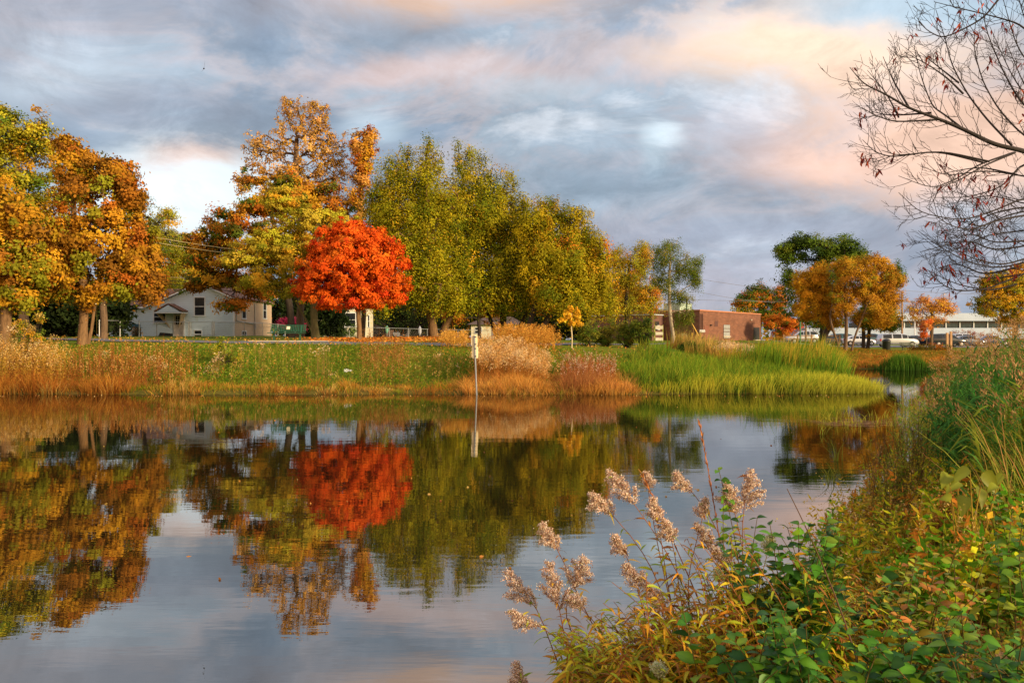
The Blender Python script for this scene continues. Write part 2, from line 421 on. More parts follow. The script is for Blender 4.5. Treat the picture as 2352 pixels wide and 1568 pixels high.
def radii(arr, par, tip, base, power=2.3):
    n = len(arr); r = np.zeros(n)
    kids = np.zeros(n, int)
    for i in range(1, n): kids[par[i]] += 1
    acc = np.where(kids == 0, 1.0, 0.0)
    for i in range(n-1, 0, -1): acc[par[i]] += acc[i]
    rr = acc**(1/power); rr = tip + (base-tip)*(rr-1)/max(rr[0]-1, 1e-6)
    return rr

TREES = {}
def tree(name, label, x, d, by, fork, blobs, pal, w=None, leaf=0.2, n=9000, clumps=150, cr=0.8, tr=0.22, bark=None,
         lean=0.0, stems=None, top=None, spires=(), outl=.22, spsmall=0.48, flat=0.6, droop=0.0, asp=0.62, depth=0.85, group=None, cat='tree', shell=0.55, cjit=0.22,
         mat=None, leafup=0.0, tip=0.02, zb=None, sub=3):
    leaf *= 0.92; n = int(n*2.4); cr *= 1.15
    X = at(x, d); k = d / F; zg = zat(by, d) if zb is None else zb
    zt = tz(X, d)
    root = empty(name, (X, d, min(zg, zt) if zb is None else zb)); z0 = root.location.z
    tag(root, label, cat, group)
    wts = np.array([ (b[2]*b[3])**0.75 for b in blobs]); wts = wts/wts.sum(); cen = []; nor = []; bid = []
    for bi, bl in enumerate(blobs):
        m = max(3, int(round(clumps*wts[bi])))
        c = np.array([(bl[0]-x)*k, bl[4] if len(bl) > 4 else 0.0, zat(bl[1], d)-z0])
        rx, rz = bl[2]*k, bl[3]*k; ry = min(rx, max(rx, rz)*0.9)*depth
        u = rdir(m); r = rng.uniform(shell, 1.0, (m,1))**0.8
        cen.append(c + u*r*np.array([max(rx-cr*0.5, rx*.5), max(ry-cr*.4, ry*.5), max(rz-cr*0.4, rz*.5)])); nor.append(u); bid += [bi]*m
    ns = [len(np.concatenate(cen))]; sp_c = []; sp_n = []
    base_c = np.concatenate(cen); base_n = np.concatenate(nor)
    for sp_ in spires:
        sx, yt, yb, hw = sp_[:4]; sy = sp_[4] if len(sp_) > 4 else 0.0
        ms = max(6, int((yb-yt)*k/0.17*(1 if len(sp_) < 5 else hw*k/0.62))); t = rng.uniform(0, 1, ms)**0.8; aa = rng.uniform(0, 6.28, ms)
        rad = hw*k*(0.12+0.88*(t)**0.9)*rng.uniform(.4, 1, ms)
        c = np.stack([(sx-x)*k + np.cos(aa)*rad, sy + np.sin(aa)*rad*.9, zat(yt+(yb-yt)*t, d)-z0], 1)
        sp_c.append(c); sp_n.append(unit(np.stack([np.cos(aa)*.4, np.sin(aa)*.4, np.ones(ms)], 1)))
    j = rng.choice(len(base_c), int(len(base_c)*outl), replace=False)          # small outlying sprays
    out = base_c[j] + base_n[j]*cr*rng.uniform(.55, 1.05, (len(j), 1)); sp_c.append(out); sp_n.append(base_n[j])
    cen = np.concatenate([base_c] + sp_c); nor = np.concatenate([base_n] + sp_n); m = len(cen)
    small = np.ones(m); small[len(base_c):] = spsmall
    # leaves
    wgt = np.where(small < 1, .28 if spsmall < .5 else .62, 1.0); per = max(6, int(n/wgt.sum())); ccol = jit(pick(pal, m, w), cjit, 0.06)
    sc = rng.uniform(0.65, 1.25, m)
    sc *= small; ci = np.repeat(np.arange(m), np.maximum(4, (per*wgt).astype(int))); nn = len(ci)
    # three sub-tufts per clump give the ragged edge
    tuft = rdir(m*sub).reshape(m, sub, 3)*0.62; tsel = rng.integers(0, sub, nn)
    off = tuft[ci, tsel] + rng.normal(0, 0.26, (nn, 3))
    off *= np.stack([sc[ci]*cr, sc[ci]*cr, sc[ci]*cr*flat], 1)
    if droop: off[:,2] -= droop*cr*rng.uniform(0, 1, nn)**1.3*np.abs(rng.normal(0, 1, nn))
    P = cen[ci] + off; P[:,2] = np.maximum(P[:,2], 0.6)
    Nn = unit(unit(off)*0.8 + nor[ci]*0.55 + rdir(nn)*0.55 + np.array([0, 0, .25])); A = rdir(nn) + nor[ci]*0.3 + np.array([0, 0, leafup*1.3-.15])
    A = unit(A - Nn*np.sum(A*Nn, axis=1, keepdims=True))
    L = leaf*rng.uniform(0.6, 1.3, nn)
    fb = FB(); fb.diamonds(P, A, L, L*asp, jit(ccol[ci], 0.11, 0.04), 0.12, unit(np.cross(A, Nn)))
    crown = fb.build('crown', mat or LEAF, root)
    # wood
    fb = FB()
    kz = lambda yy: zat(yy, d) - z0
    stems = stems or [(0.0, 0.0, lean, tr)]
    tz_ = kz(top) if top else np.percentile(cen[:,2], 88)
    fz = kz(fork)
    owner = np.argmin(np.stack([np.abs(cen[:,0]-(s[0]*k+s[2]*1.6)) + np.abs(cen[:,1]-s[1])*0.4 for s in stems]), axis=0)
    for si, s in enumerate(stems):
        bx = s[0]*k; ln = s[2]; T = []
        own = cen[owner == si]
        if len(own) < 4: own = cen[rng.choice(m, min(m, 20), replace=False)]
        mx, my = own[:,0].mean(), own[:,1].mean()
        tt = min(tz_, np.percentile(own[:,2], 70))
        for i in range(9):
            u = i/8; z = u*tt; g = min(1, z/max(fz, .1))
            px_ = bx + ln*g + (mx-bx-ln)*0.75*max(0, (z-fz)/max(tt-fz, .1)) + 0.04*tt*0.3*math.sin(u*7+si*2+x)*(u > 0)
            py_ = s[1] + (my-s[1])*0.6*max(0, (z-fz)/max(tt-fz, .1)) + 0.02*tt*0.3*math.cos(u*6+x)
            T.append((px_, py_, z-0.15 if i == 0 else z))
        pts, par = skeleton(T, own, 3)
        rr = radii(pts, par, tip, s[3])
        i = np.arange(1, len(pts)); pa = par[i]; ra = np.minimum(rr[pa], rr[i]*1.5)
        isT = i < 9; ra = np.where(isT, rr[pa], ra)
        if (i < 9).any():
            ra[0] *= 1.35
        fb.frusta(pts[pa][isT], pts[i][isT], ra[isT], rr[i][isT], (1,1,1), 9)
        fb.frusta(pts[pa][~isT], pts[i][~isT], ra[~isT], rr[i][~isT], (1,1,1), 5)
    fb.build('trunk', bark or BARK, root, smooth=True)
    return root

def flames(xs, tops, ybot, step=24, rows=4, drop=78, seed=1, hw=24):
    """upright flame-shaped sprays under a crown line, the lower rows standing nearer"""
    r = np.random.default_rng(seed); out = []
    for q in range(rows):
        x = xs[0] + r.uniform(0, step)
        while x < xs[-1]:
            t = np.interp(x, xs, tops) + q*drop + (r.uniform(0, 26) if q == 0 else r.uniform(-22, 34))
            if t < ybot-70: out.append((x, t, min(ybot, t + r.uniform(120, 175)), hw*r.uniform(.8, 1.3)*(1+.18*q), 0.9 - 1.15*q + r.uniform(-.4, .4)))
            x += step*r.uniform(.7, 1.3)*(1+.15*q)
    return out

def zone(n, x0, x1, d0, d1, minsd=0.05, maxsd=None, xpow=1.0):
    px = rng.uniform(x0, x1, n) + rng.normal(0, 1, n)*min(22, 0.07*(x1-x0)); d = rng.uniform(d0, d1, n)
    X = at(px, d); Y = d; sd = pond_sd(X, Y); k = sd > minsd
    if maxsd is not None: k &= sd < maxsd
    X, Y, px = X[k], Y[k], px[k]
    return np.stack([X, Y, terrain(X, Y)-0.02], 1), px, sd[k]
def keep(P, dens, s=0.35, seed=3):
    """patchy thinning with smooth noise"""
    v = 0.5+0.5*wob(P[:,0], P[:,1], s, seed)*0.7 + 0.15*wob(P[:,0], P[:,1], s*3.1, seed+2)
    return rng.uniform(0, 1, len(P)) < np.clip(dens*2*v, 0, 1)
def leanv(n, amp, bias=(0,0)):
    return rng.normal(0, 1, (n, 2))*np.reshape(amp, (-1,1) if np.ndim(amp) else (1,1)) + np.array(bias)

def tufts(P, per=22, r=.13, dist=None):
    n = len(P)//per
    if n < 1: return P, np.zeros((0, 2)), np.zeros(0, int)
    c = P[rng.choice(len(P), n, replace=False)]; i = np.repeat(np.arange(n), per); size = rng.uniform(.6, 1.5, n)
    o = rng.normal(0, 1, (len(i), 2))*(r*size[i])[:, None]; Q = c[i].copy(); Q[:, :2] += o; Q[:, 2] = np.maximum(terrain(Q[:, 0], Q[:, 1]) - .02, -.06)
    return Q, o/(r*size[i])[:, None], i
def stalks(fb, P, h, stemc, leafc, headc, headlen=0.25, headw=0.05, nl=10, nh=12, lw=0.012, leaf=0.09, headleaf=0.035, leanamp=0.08, w=0.012):
    """upright dead stems with small leaves and a feathery head"""
    n = len(P); h = np.broadcast_to(h, (n,)); ln = leanv(n, leanamp*h)
    fb.blades(P, h, w, ln, jit(pick(stemc, n), .2), jit(pick(stemc, n), .2), 3)
    def pt(i, t):
        q = P[i].copy(); q[:,0] += ln[i,0]*t*t; q[:,1] += ln[i,1]*t*t; q[:,2] += h[i]*t; return q
    if nl:
        i = np.repeat(np.arange(n), nl); t = rng.uniform(0.15, 0.85, len(i)); A = rdir(len(i), 0.1); A[:,2] *= 0.7; A = unit(A)
        fb.diamonds(pt(i, t), A, leaf*rng.uniform(.6, 1.3, len(i)), lw*rng.uniform(.7,1.4,len(i)), jit(pick(leafc, n)[i], .25))
    if nh:
        i = np.repeat(np.arange(n), nh); t = 1 - rng.uniform(0, 1, len(i))*headlen/h[i]
        q = pt(i, t) + rng.normal(0, 1, (len(i), 3))*np.array([headw, headw, headw*.5])*((1-t)*h[i]/headlen+0.25)[:,None]
        A = rdir(len(i), -0.1); fb.diamonds(q, A, headleaf*rng.uniform(.7,1.4,len(i)), headleaf*.7, jit(pick(headc, n)[i], .2))

def bush(name, label, x, d, by, blobs, pal, w=None, leaf=0.09, n=5000, clumps=90, cr=0.3, group=None, cat='bush', flat=0.8, mat=None, leafup=0.3, asp=0.5, depth=0.9, droop=0, tr=0.04, bark=None, cjit=.2, sub=3, shell=.3):
    X = at(x, d); z = min(zat(by, d), tz(X, d)); k = d/F
    root = empty(name, (X, d, z)); tag(root, label, cat, group)
    wts = np.array([(b[2]*b[3])**0.75 for b in blobs]); wts /= wts.sum(); cen = []
    for bi, bl in enumerate(blobs):
        m = max(3, int(clumps*wts[bi])); c = np.array([(bl[0]-x)*k, bl[4] if len(bl) > 4 else 0, zat(bl[1], d)-z]); u = rdir(m)
        cen.append(c + u*(rng.uniform(shell, 1, (m,1))**.6)*np.array([bl[2]*k, bl[2]*k*depth, bl[3]*k]))
    cen = np.concatenate(cen); cen[:,2] = np.maximum(cen[:,2], 0.08); m = len(cen); per = max(5, n//m); ci = np.repeat(np.arange(m), per); nn = len(ci)
    tuft = rdir(m*sub).reshape(m, sub, 3)*0.6; off = tuft[ci, rng.integers(0, sub, nn)] + rng.normal(0, .28, (nn,3))
    off *= np.array([cr, cr, cr*flat])
    if droop: off[:,2] -= droop*cr*rng.uniform(0, 1, nn)
    P = cen[ci]+off; P[:,2] = np.maximum(P[:,2], 0.03)
    L = leaf*rng.uniform(.6, 1.35, nn); fb = FB(); fb.diamonds(P, unit(rdir(nn)+np.array([0,0,leafup])), L, L*asp, jit(jit(pick(pal, m, w), cjit)[ci], .18))
    fb.build('foliage', mat or LEAF, root)
    fb = FB(); base = rng.normal(0, tr*2, (m, 3)); base[:,2] = 0
    mid = base*.4 + cen*.5; mid[:,:2] += rng.normal(0, .05, (m,2))
    r = np.full(m, tr*.35)
    fb.frusta(base, mid, r, r*.6, (1,1,1), 4); fb.frusta(mid, cen, r*.6, r*.25, (1,1,1), 4)
    fb.build('stems', bark or BARKD, root)
    return root
# ------------------------------------------------------------------ trees
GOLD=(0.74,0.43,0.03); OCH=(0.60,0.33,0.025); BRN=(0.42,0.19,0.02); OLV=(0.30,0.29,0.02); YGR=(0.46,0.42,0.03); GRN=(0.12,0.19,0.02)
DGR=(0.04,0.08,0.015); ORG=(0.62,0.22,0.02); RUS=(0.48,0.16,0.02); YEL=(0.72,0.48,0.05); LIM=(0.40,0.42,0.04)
tree('maple_tree','tall yellow-green tree at the far left edge behind the orange trees',60,55,770,700,
  [(20,470,90,170),(-10,340,75,90),(62,345,55,75),(110,430,60,110),(150,500,55,90),(-60,450,100,180),(8,270,16,26),(100,292,18,30),(60,560,120,110)],
  [YGR,OLV,GRN,OCH],[4,4,2,2],spires=[(8,238,330,20),(60,285,360,16),(98,268,350,18),(-20,250,340,18),(35,262,340,16)],leaf=0.21,n=19000,clumps=200,cr=1.0,tr=0.3,flat=0.7)
tree('linden_tree','large orange-yellow leafed tree with a leaning forked trunk at the left edge',8,40,757,600,
  [(20,590,110,100),(-30,480,90,110),(60,520,70,90),(100,610,60,70),(-60,620,110,90),(50,680,70,35)],
  [(0.52,0.27,0.02),(0.60,0.34,0.025),(0.34,0.15,0.018),(0.26,0.25,0.018)],[4,2,4,2.5],leaf=0.18,n=19000,clumps=220,cr=0.7,bark=BARKW,asp=0.75,
  stems=[(0,0,0.5,0.26),(-10,0.2,-0.6,0.14)],droop=0.4)
T2=tree('linden_tree','rusty orange broad-leaved tree with a straight trunk in front of the left garden fence',188,42,765,650,
  [(215,450,85,95),(160,380,45,60),(200,360,45,28),(150,330,22,22),(270,400,50,45),(300,440,35,55),(240,560,105,90),(140,580,70,80),(310,560,60,80),(335,615,45,60),(345,655,34,45),(190,650,95,50),(290,650,65,45),(120,660,45,40)],
  [(0.36,0.16,0.018),(0.50,0.26,0.02),(0.62,0.35,0.025),(0.26,0.25,0.018),RUS,(0.26,0.12,0.018)],[5,4,1.6,2.2,1,2],leaf=0.175,n=30000,clumps=290,cr=0.62,tr=0.22,bark=BARKW,asp=0.75,droop=0.4,
  stems=[(0,0,0.05,0.22),(9,0.1,0.7,0.08)])
tree('elm_tree','thin dark-twigged tree top showing between the rusty tree and the sky gap',330,72,765,690,
  [(320,470,32,42),(345,520,45,35),(375,560,45,45)],[GRN,OLV,(0.1,0.09,0.04)],leaf=0.15,n=2600,clumps=90,cr=0.9,tr=0.2,bark=BARKD)
tree('willow_tree','bright yellow-green tree behind the roof of the white house',385,85,765,700,
  [(370,590,60,85),(410,570,40,60),(440,590,40,50),(350,560,40,60),(330,640,60,60),(430,640,60,55),(480,650,60,45),(385,500,22,30)],
  [LIM,YGR,GOLD],[4,3,2],leaf=0.2,n=19000,clumps=220,cr=1.1,tr=0.25)
tree('spruce_tree','dark green conifer with drooping boughs left of the white house',238,52,770,690,
  [(240,672,60,22),(300,672,50,20),(330,662,40,14),(180,670,60,28),(210,690,30,14)],
  [DGR,(0.03,0.07,0.02),(0.08,0.12,0.02)],leaf=0.13,n=9000,clumps=90,cr=0.55,asp=0.25,tr=0.22,bark=BARK,flat=0.35,droop=0.25)
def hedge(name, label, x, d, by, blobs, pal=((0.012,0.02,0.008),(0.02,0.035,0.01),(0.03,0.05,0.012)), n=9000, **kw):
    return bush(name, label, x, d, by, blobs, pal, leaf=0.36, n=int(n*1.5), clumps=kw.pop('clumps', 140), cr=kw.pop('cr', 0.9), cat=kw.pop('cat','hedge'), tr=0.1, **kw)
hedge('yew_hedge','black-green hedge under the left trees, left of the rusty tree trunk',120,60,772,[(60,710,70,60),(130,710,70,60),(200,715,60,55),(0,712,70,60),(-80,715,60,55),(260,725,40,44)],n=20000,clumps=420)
# middle group
tree('oak_tree','tallest tree, sparse amber crown with bare twigs against the clouds',690,68,780,560,
  [(695,330,80,110),(620,380,65,80),(745,350,45,90),(660,250,28,34),(725,270,38,50),(690,450,90,90),(590,340,28,50),(775,400,30,90),(560,420,24,40),(640,480,70,60)],
  [(0.74,0.46,0.14),(0.66,0.38,0.10),OCH,(0.50,0.28,0.08)],spires=[(662,215,330,26),(690,222,330,26),(722,228,330,24),(640,250,360,22),(752,250,370,20),(590,290,400,20),(560,335,430,18),(790,300,420,14)],leaf=0.20,n=8200,clumps=420,cr=0.5,outl=.5,tr=0.3,shell=0.25,flat=0.9,tip=0.025,leafup=0.3)
tree('oak_tree','narrow amber tree top between the tallest tree and the green maples',830,66,780,600,
  [(838,340,25,42),(830,400,30,60),(815,330,12,30),(852,310,10,24),(820,480,30,60)],
  [(0.62,0.33,0.07),OCH,RUS],spires=[(852,288,360,14),(836,296,370,14),(815,310,380,12)],leaf=0.22,n=4200,clumps=90,cr=0.6,tr=0.2,shell=0.3,flat=0.9)
tree('maple_tree','brown and green maple overhanging the right end of the white house',668,60,778,690,
  [(520,520,75,55),(480,580,65,60),(600,450,70,60),(680,440,80,60),(560,600,80,60),(740,470,60,70),(500,640,60,28),(590,665,60,30),(640,560,90,70),(455,655,25,18),(545,700,45,16),(760,520,50,60)],
  [BRN,RUS,OCH,(0.14,0.15,0.02),GRN],[4,3,3,3,2],leaf=0.22,n=25000,clumps=260,cr=0.85,tr=0.26,bark=BARKD,flat=0.55)
tree('maple_tree','yellow-leafed tree with a greenish trunk behind the green bench',726,54,777,690,
  [(620,560,70,50),(700,500,75,55),(610,640,70,40),(690,600,80,60),(770,540,50,70),(650,460,50,40),(680,670,60,28),(560,600,50,30),(580,560,40,30)],
  [(0.55,0.42,0.04),YGR,GOLD,OLV],[4,3,2,2],leaf=0.17,n=17000,clumps=220,cr=0.65,tr=0.24,bark=bark_mat('mossy_bark',(0.15,0.13,0.05)),flat=0.5,
  stems=[(0,0,-0.1,0.24),(2,0.1,-1.6,0.07)])
tree('red_maple_tree','bright orange-red round maple on the lawn beside the path',825,48.6,783,700,
  [(814,612,134,110),(812,606,128,106),(814,618,122,98),(760,660,78,52),(870,650,72,56),(810,545,72,48),(808,692,104,24),(700,655,34,34),(915,670,36,36),(880,580,42,50),(745,590,42,48),(790,600,50,50,-1.2),(830,560,50,40,-1.0),(850,620,50,40,-1.2)],
  [(0.78,0.12,0.012),(0.82,0.16,0.015),(0.62,0.06,0.012),(0.86,0.26,0.025)],[5,4,2,1],leaf=0.16,n=36000,clumps=620,cr=0.42,tr=0.15,bark=BARKW,flat=0.7,depth=1.0,cjit=0.15,asp=0.7,outl=.05)
MP=[(0.44,0.37,0.015),(0.28,0.27,0.012),(0.15,0.19,0.01),(0.56,0.36,0.02)]; MW=[4,4,2.6,.5]
tree('silver_maple_tree','large green-gold maple with two thick warm trunks, left of the three big green ones',1000,58,776.6,690,
  [(950,480,70,95),(885,520,42,110),(1005,550,60,110),(960,600,110,110,1.5),(960,640,100,60),(1050,630,60,60),(1010,670,90,32),(860,610,45,60),(1030,480,50,80),(985,600,60,60,-1.2),(965,530,50,60,-1.0),(930,600,60,70),(985,440,55,70,-1.0),(900,470,50,70,-.6),(1000,660,70,40,-1.0)],
  MP,MW,leaf=0.18,n=52000,clumps=340,cr=0.85,bark=BARKW,flat=0.9,droop=0.6,leafup=-0.3,asp=0.5,
  stems=[(-3,0,-0.6,0.30),(9,0.9,1.3,0.26)],spires=flames([842,870,925,985,1010,1050,1062],[430,350,303,303,332,400,500],708,seed=3),spsmall=.8,outl=.1,group='big green maples')
tree('silver_maple_tree','tall green-gold maple with dark spreading limbs, middle one of the three big green ones',1160,60,785,700,
  [(1110,460,55,85),(1150,490,50,90),(1130,600,100,110,1.5),(1120,560,90,90),(1190,540,40,90),(1100,660,80,50),(1190,660,70,40),(1205,470,18,40),(1140,620,70,60,-1.0),(1170,690,60,24,-.6),(1110,520,60,70,-1),(1062,600,60,60,-.8),(1055,480,40,70,0),(1180,600,60,60,-1)],
  MP,MW,leaf=0.18,n=46000,clumps=320,cr=0.85,bark=BARKD,flat=0.9,droop=0.6,leafup=-0.3,asp=0.5,
  stems=[(0,0,-0.1,0.26),(-14,0.4,-1.2,0.15),(14,-0.3,1.6,0.16)],spires=flames([1030,1045,1088,1110,1160,1185,1215,1226],[370,306,306,330,338,380,440,520],705,seed=4),spsmall=.8,outl=.1,group='big green maples')
tree('silver_maple_tree','broad green-gold maple with low branches, rightmost of the three big green ones',1205,57,788,700,
  [(1270,560,80,100),(1240,500,34,50),(1320,520,42,60),(1300,600,100,100,1.5),(1340,600,60,80),(1285,650,100,60),(1370,570,34,50),(1360,660,45,50),(1230,640,60,60),(1330,710,60,30),(1260,670,70,40,-1.0),(1300,600,60,50,-1.0),(1230,580,60,70,-.8),(1215,510,40,60,0),(1350,640,60,50,-.6),(1380,620,40,60,0)],
  [(0.44,0.36,0.015),(0.29,0.26,0.012),(0.16,0.19,0.01),(0.58,0.36,0.02),ORG],[5,4,2,1.2,.3],leaf=0.18,n=46000,clumps=310,cr=0.8,bark=BARKD,flat=0.9,droop=0.6,leafup=-0.3,asp=0.5,
  stems=[(0,0,0.7,0.2),(12,0.4,2.0,0.2)],spires=flames([1200,1242,1262,1290,1322,1345,1388,1412],[475,432,440,470,450,470,545,625],712,seed=5),spsmall=.8,outl=.1,group='big green maples')
tree('maple_tree','orange-leafed tree in shade behind the trunks of the big green maples',1100,88,778,730,
  [(1080,690,45,35),(1130,700,40,35),(1040,720,30,25),(1160,690,35,40)],[ORG,RUS,BRN],leaf=0.25,n=6000,clumps=90,cr=1.2,tr=0.2,bark=BARKD)
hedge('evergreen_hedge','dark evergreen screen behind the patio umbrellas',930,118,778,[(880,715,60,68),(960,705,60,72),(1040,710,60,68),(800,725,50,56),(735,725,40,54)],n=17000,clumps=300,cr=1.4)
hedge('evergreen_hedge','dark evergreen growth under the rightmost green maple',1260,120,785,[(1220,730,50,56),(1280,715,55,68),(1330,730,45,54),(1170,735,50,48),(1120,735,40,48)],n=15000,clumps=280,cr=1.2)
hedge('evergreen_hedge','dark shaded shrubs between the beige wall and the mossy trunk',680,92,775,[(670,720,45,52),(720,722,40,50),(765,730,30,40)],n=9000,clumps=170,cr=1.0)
tree('willow_tree','olive and rust bushy tree right of the green maples',1440,72,783,720,
  [(1420,620,45,55),(1455,610,45,50),(1450,680,55,55),(1400,700,45,40),(1490,690,35,50),(1475,570,20,30),(1415,575,18,24)],
  [OLV,OCH,YGR,RUS],[4,3,3,1],leaf=0.17,n=13000,clumps=200,cr=0.8,tr=0.2,flat=0.8,droop=0.8,bark=BARKD,asp=0.4,leafup=-.3)
tree('willow_tree','airy dark green tree with a pale leaning trunk left of the brick building',1548,78,783,640,
  [(1515,590,50,42),(1570,610,42,42),(1595,635,24,32),(1520,650,50,40),(1475,610,22,46),(1570,725,32,26),(1560,680,40,24),(1600,600,14,18),(1540,560,26,18)],
  [(0.14,0.18,0.02),(0.2,0.2,0.025),GRN],leaf=0.17,n=13000,clumps=230,cr=0.75,tr=0.17,bark=BARKP,flat=0.8,droop=0.9,asp=0.35,leafup=-.3,lean=-0.6,shell=0.3)
tree('young_tree','small bright yellow sapling with a thin pale trunk on the bank',1313,43.6,799,756,
  [(1309,724,9,22),(1327,724,8,18),(1293,737,9,7),(1311,708,6,9),(1330,742,7,8),(1301,722,6,12),(1318,746,10,7)],
  [(0.85,0.50,0.03),(0.80,0.42,0.02),(0.9,0.6,0.06)],leaf=0.095,n=1900,clumps=110,cr=0.10,outl=.6,tr=0.035,bark=paint('pale_bark',(0.6,0.5,0.32),.8),tip=0.006,leafup=0.4)
# right group
tree('maple_tree','green tree with orange top behind the right end of the brick building',1745,140,786,745,
  [(1725,690,32,30),(1758,682,30,28),(1745,665,24,14),(1700,690,14,20),(1760,720,30,26),(1790,690,26,40)],
  [ORG,RUS,GRN,GRN,DGR],leaf=0.3,n=8000,clumps=150,cr=1.3,tr=0.3,bark=BARKD)
tree('maple_tree','low red-orange tree beside the right corner of the brick building',1792,118,790,755,
  [(1790,732,28,15),(1770,745,18,14),(1815,745,25,20),(1800,765,18,10)],[(0.75,0.17,0.02),ORG,RUS,GRN],leaf=0.28,n=3600,clumps=80,cr=0.9,tr=0.15)
tree('elm_tree','big dark green tree rising behind the golden trees by the car park',1885,88,800,690,
  [(1860,575,70,38),(1930,570,55,36),(1800,580,34,28),(1960,590,40,30),(1810,640,26,30),(2050,640,28,40),(1900,640,60,70),(1850,690,50,50),(2010,690,50,60),(1880,735,50,26),(1830,560,30,18)],
  [GRN,(0.10,0.17,0.02),(0.16,0.2,0.02),DGR],[4,3,2,2],leaf=0.22,n=24000,clumps=330,cr=1.0,tr=0.35,bark=BARKD,
  stems=[(0,0,0.4,0.34)],flat=0.7)
tree('honey_locust_tree','golden orange tree with a dark leaning trunk, left one of the golden pair',1890,75,798,735,
  [(1868,660,48,48),(1895,690,34,55),(1845,650,30,30),(1860,710,42,32),(1880,625,30,22),(1910,730,28,28)],
  [(0.66,0.32,0.02),(0.58,0.27,0.02),GOLD],leaf=0.16,n=17000,clumps=210,cr=0.6,bark=BARKD,asp=0.45,flat=0.8,stems=[(-4,0,0.9,0.24)],droop=0.3)
tree('honey_locust_tree','large golden brown tree with several slim trunks, right one of the golden pair',1960,73,804,730,
  [(1960,640,60,58),(2010,640,55,52),(1940,610,34,28),(2040,670,36,50),(1985,700,60,48),(1930,690,30,50),(2005,600,34,20),(2030,720,34,30),(2060,640,14,20)],
  [OCH,(0.5,0.25,0.02),(0.42,0.2,0.02),OLV],[4,4,3,1],leaf=0.16,n=25000,clumps=280,cr=0.65,bark=BARK,asp=0.45,flat=0.8,droop=0.3,
  stems=[(-18,0,0.0,0.15),(-28,0.3,-0.9,0.10),(-6,-.2,0.9,0.09)])
tree('ash_tree','yellow-green tree with two dark upright trunks behind the trash can grass',1990,79,804,745,
  [(2010,735,40,30),(2045,740,24,28),(1985,725,30,30)],[OLV,OCH,GRN],leaf=0.18,n=5000,clumps=90,cr=0.7,bark=BARKD,stems=[(-6,0,-.1,.17),(6,.4,.3,.17)])
tree('maple_tree','fine-twigged pale orange tree in front of the white building',2140,95,800,755,
  [(2140,705,50,26),(2100,715,24,24),(2180,710,28,22),(2140,735,40,18),(2120,690,22,12),(2165,690,22,12)],
  [(0.72,0.33,0.1),(0.62,0.27,0.07),GOLD],leaf=0.16,n=4200,clumps=200,cr=0.7,tr=0.2,shell=.2,bark=BARK,tip=0.022,flat=.6)
tree('maple_tree','small scarlet tree glowing in front of the pale orange one',2128,90,800,775,
  [(2125,750,20,16),(2122,768,13,12),(2135,738,8,8)],[(0.78,0.18,0.04),(0.8,0.30,0.07)],leaf=0.14,n=1300,clumps=50,cr=0.45,tr=0.06)
tree('linden_tree','golden green tree at the right edge behind the bare twigs',2330,72,800,740,
  [(2310,670,62,50),(2280,650,34,30),(2340,640,50,40),(2270,700,36,30),(2380,680,50,50),(2330,725,50,25)],
  [OLV,OCH,YGR,GOLD],leaf=0.19,n=14000,clumps=190,cr=0.8,tr=0.24,bark=BARKD)
for i,(x,w_,h_) in enumerate([(1700,22,14),(1530,28,16),(1480,22,14)]):
    bush('far_shrub',['yellow bush peeping over the flat roof of the brick building','far golden treetop behind the low left wing of the brick building','far golden treetop left of the pale leaning trunk'][i],
      x,150,784,[(x,[712,728,735][i],w_,h_),(x+12,[722,745,750][i],w_,h_*1.4)],[YEL,GOLD,LIM],leaf=.35,n=1500,clumps=50,cr=1.2,tr=.2,cat='tree')
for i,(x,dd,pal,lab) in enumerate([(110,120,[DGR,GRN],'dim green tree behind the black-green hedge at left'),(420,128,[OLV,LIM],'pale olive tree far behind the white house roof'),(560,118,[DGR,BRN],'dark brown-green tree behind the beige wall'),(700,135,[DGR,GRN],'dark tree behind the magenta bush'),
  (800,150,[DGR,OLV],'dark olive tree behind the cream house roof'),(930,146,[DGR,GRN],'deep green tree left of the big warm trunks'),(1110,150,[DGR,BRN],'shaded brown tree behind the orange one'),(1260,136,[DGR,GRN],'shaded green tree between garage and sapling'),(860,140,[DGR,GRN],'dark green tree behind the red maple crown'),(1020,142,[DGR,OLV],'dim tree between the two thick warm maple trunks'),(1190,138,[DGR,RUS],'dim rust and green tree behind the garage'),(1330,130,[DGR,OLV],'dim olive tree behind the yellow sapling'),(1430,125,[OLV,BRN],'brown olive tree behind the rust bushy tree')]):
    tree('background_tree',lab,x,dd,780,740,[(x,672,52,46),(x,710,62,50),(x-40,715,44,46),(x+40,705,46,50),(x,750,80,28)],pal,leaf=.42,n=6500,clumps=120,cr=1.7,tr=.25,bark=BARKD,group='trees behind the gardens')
# distant tree belt, reads as one mass
fb=FB(); n=26000; X=rng.uniform(-420,620,n); Y=rng.uniform(255,300,n)
hh=6.0+3.0*wob(X,Y*0,0.06,3)+2*wob(X,Y*0,0.19,8); P=np.stack([X,Y,2.2+rng.uniform(0,1,n)**.8*np.maximum(hh,3)],1)
fb.diamonds(P,rdir(n),1.3,0.9,jit(pick([GRN,OLV,BRN,DGR,OCH],n),.25)); tag(fb.build('distant_woodland',LEAF),'low belt of distant mixed trees along the horizon','woodland',kind='stuff')

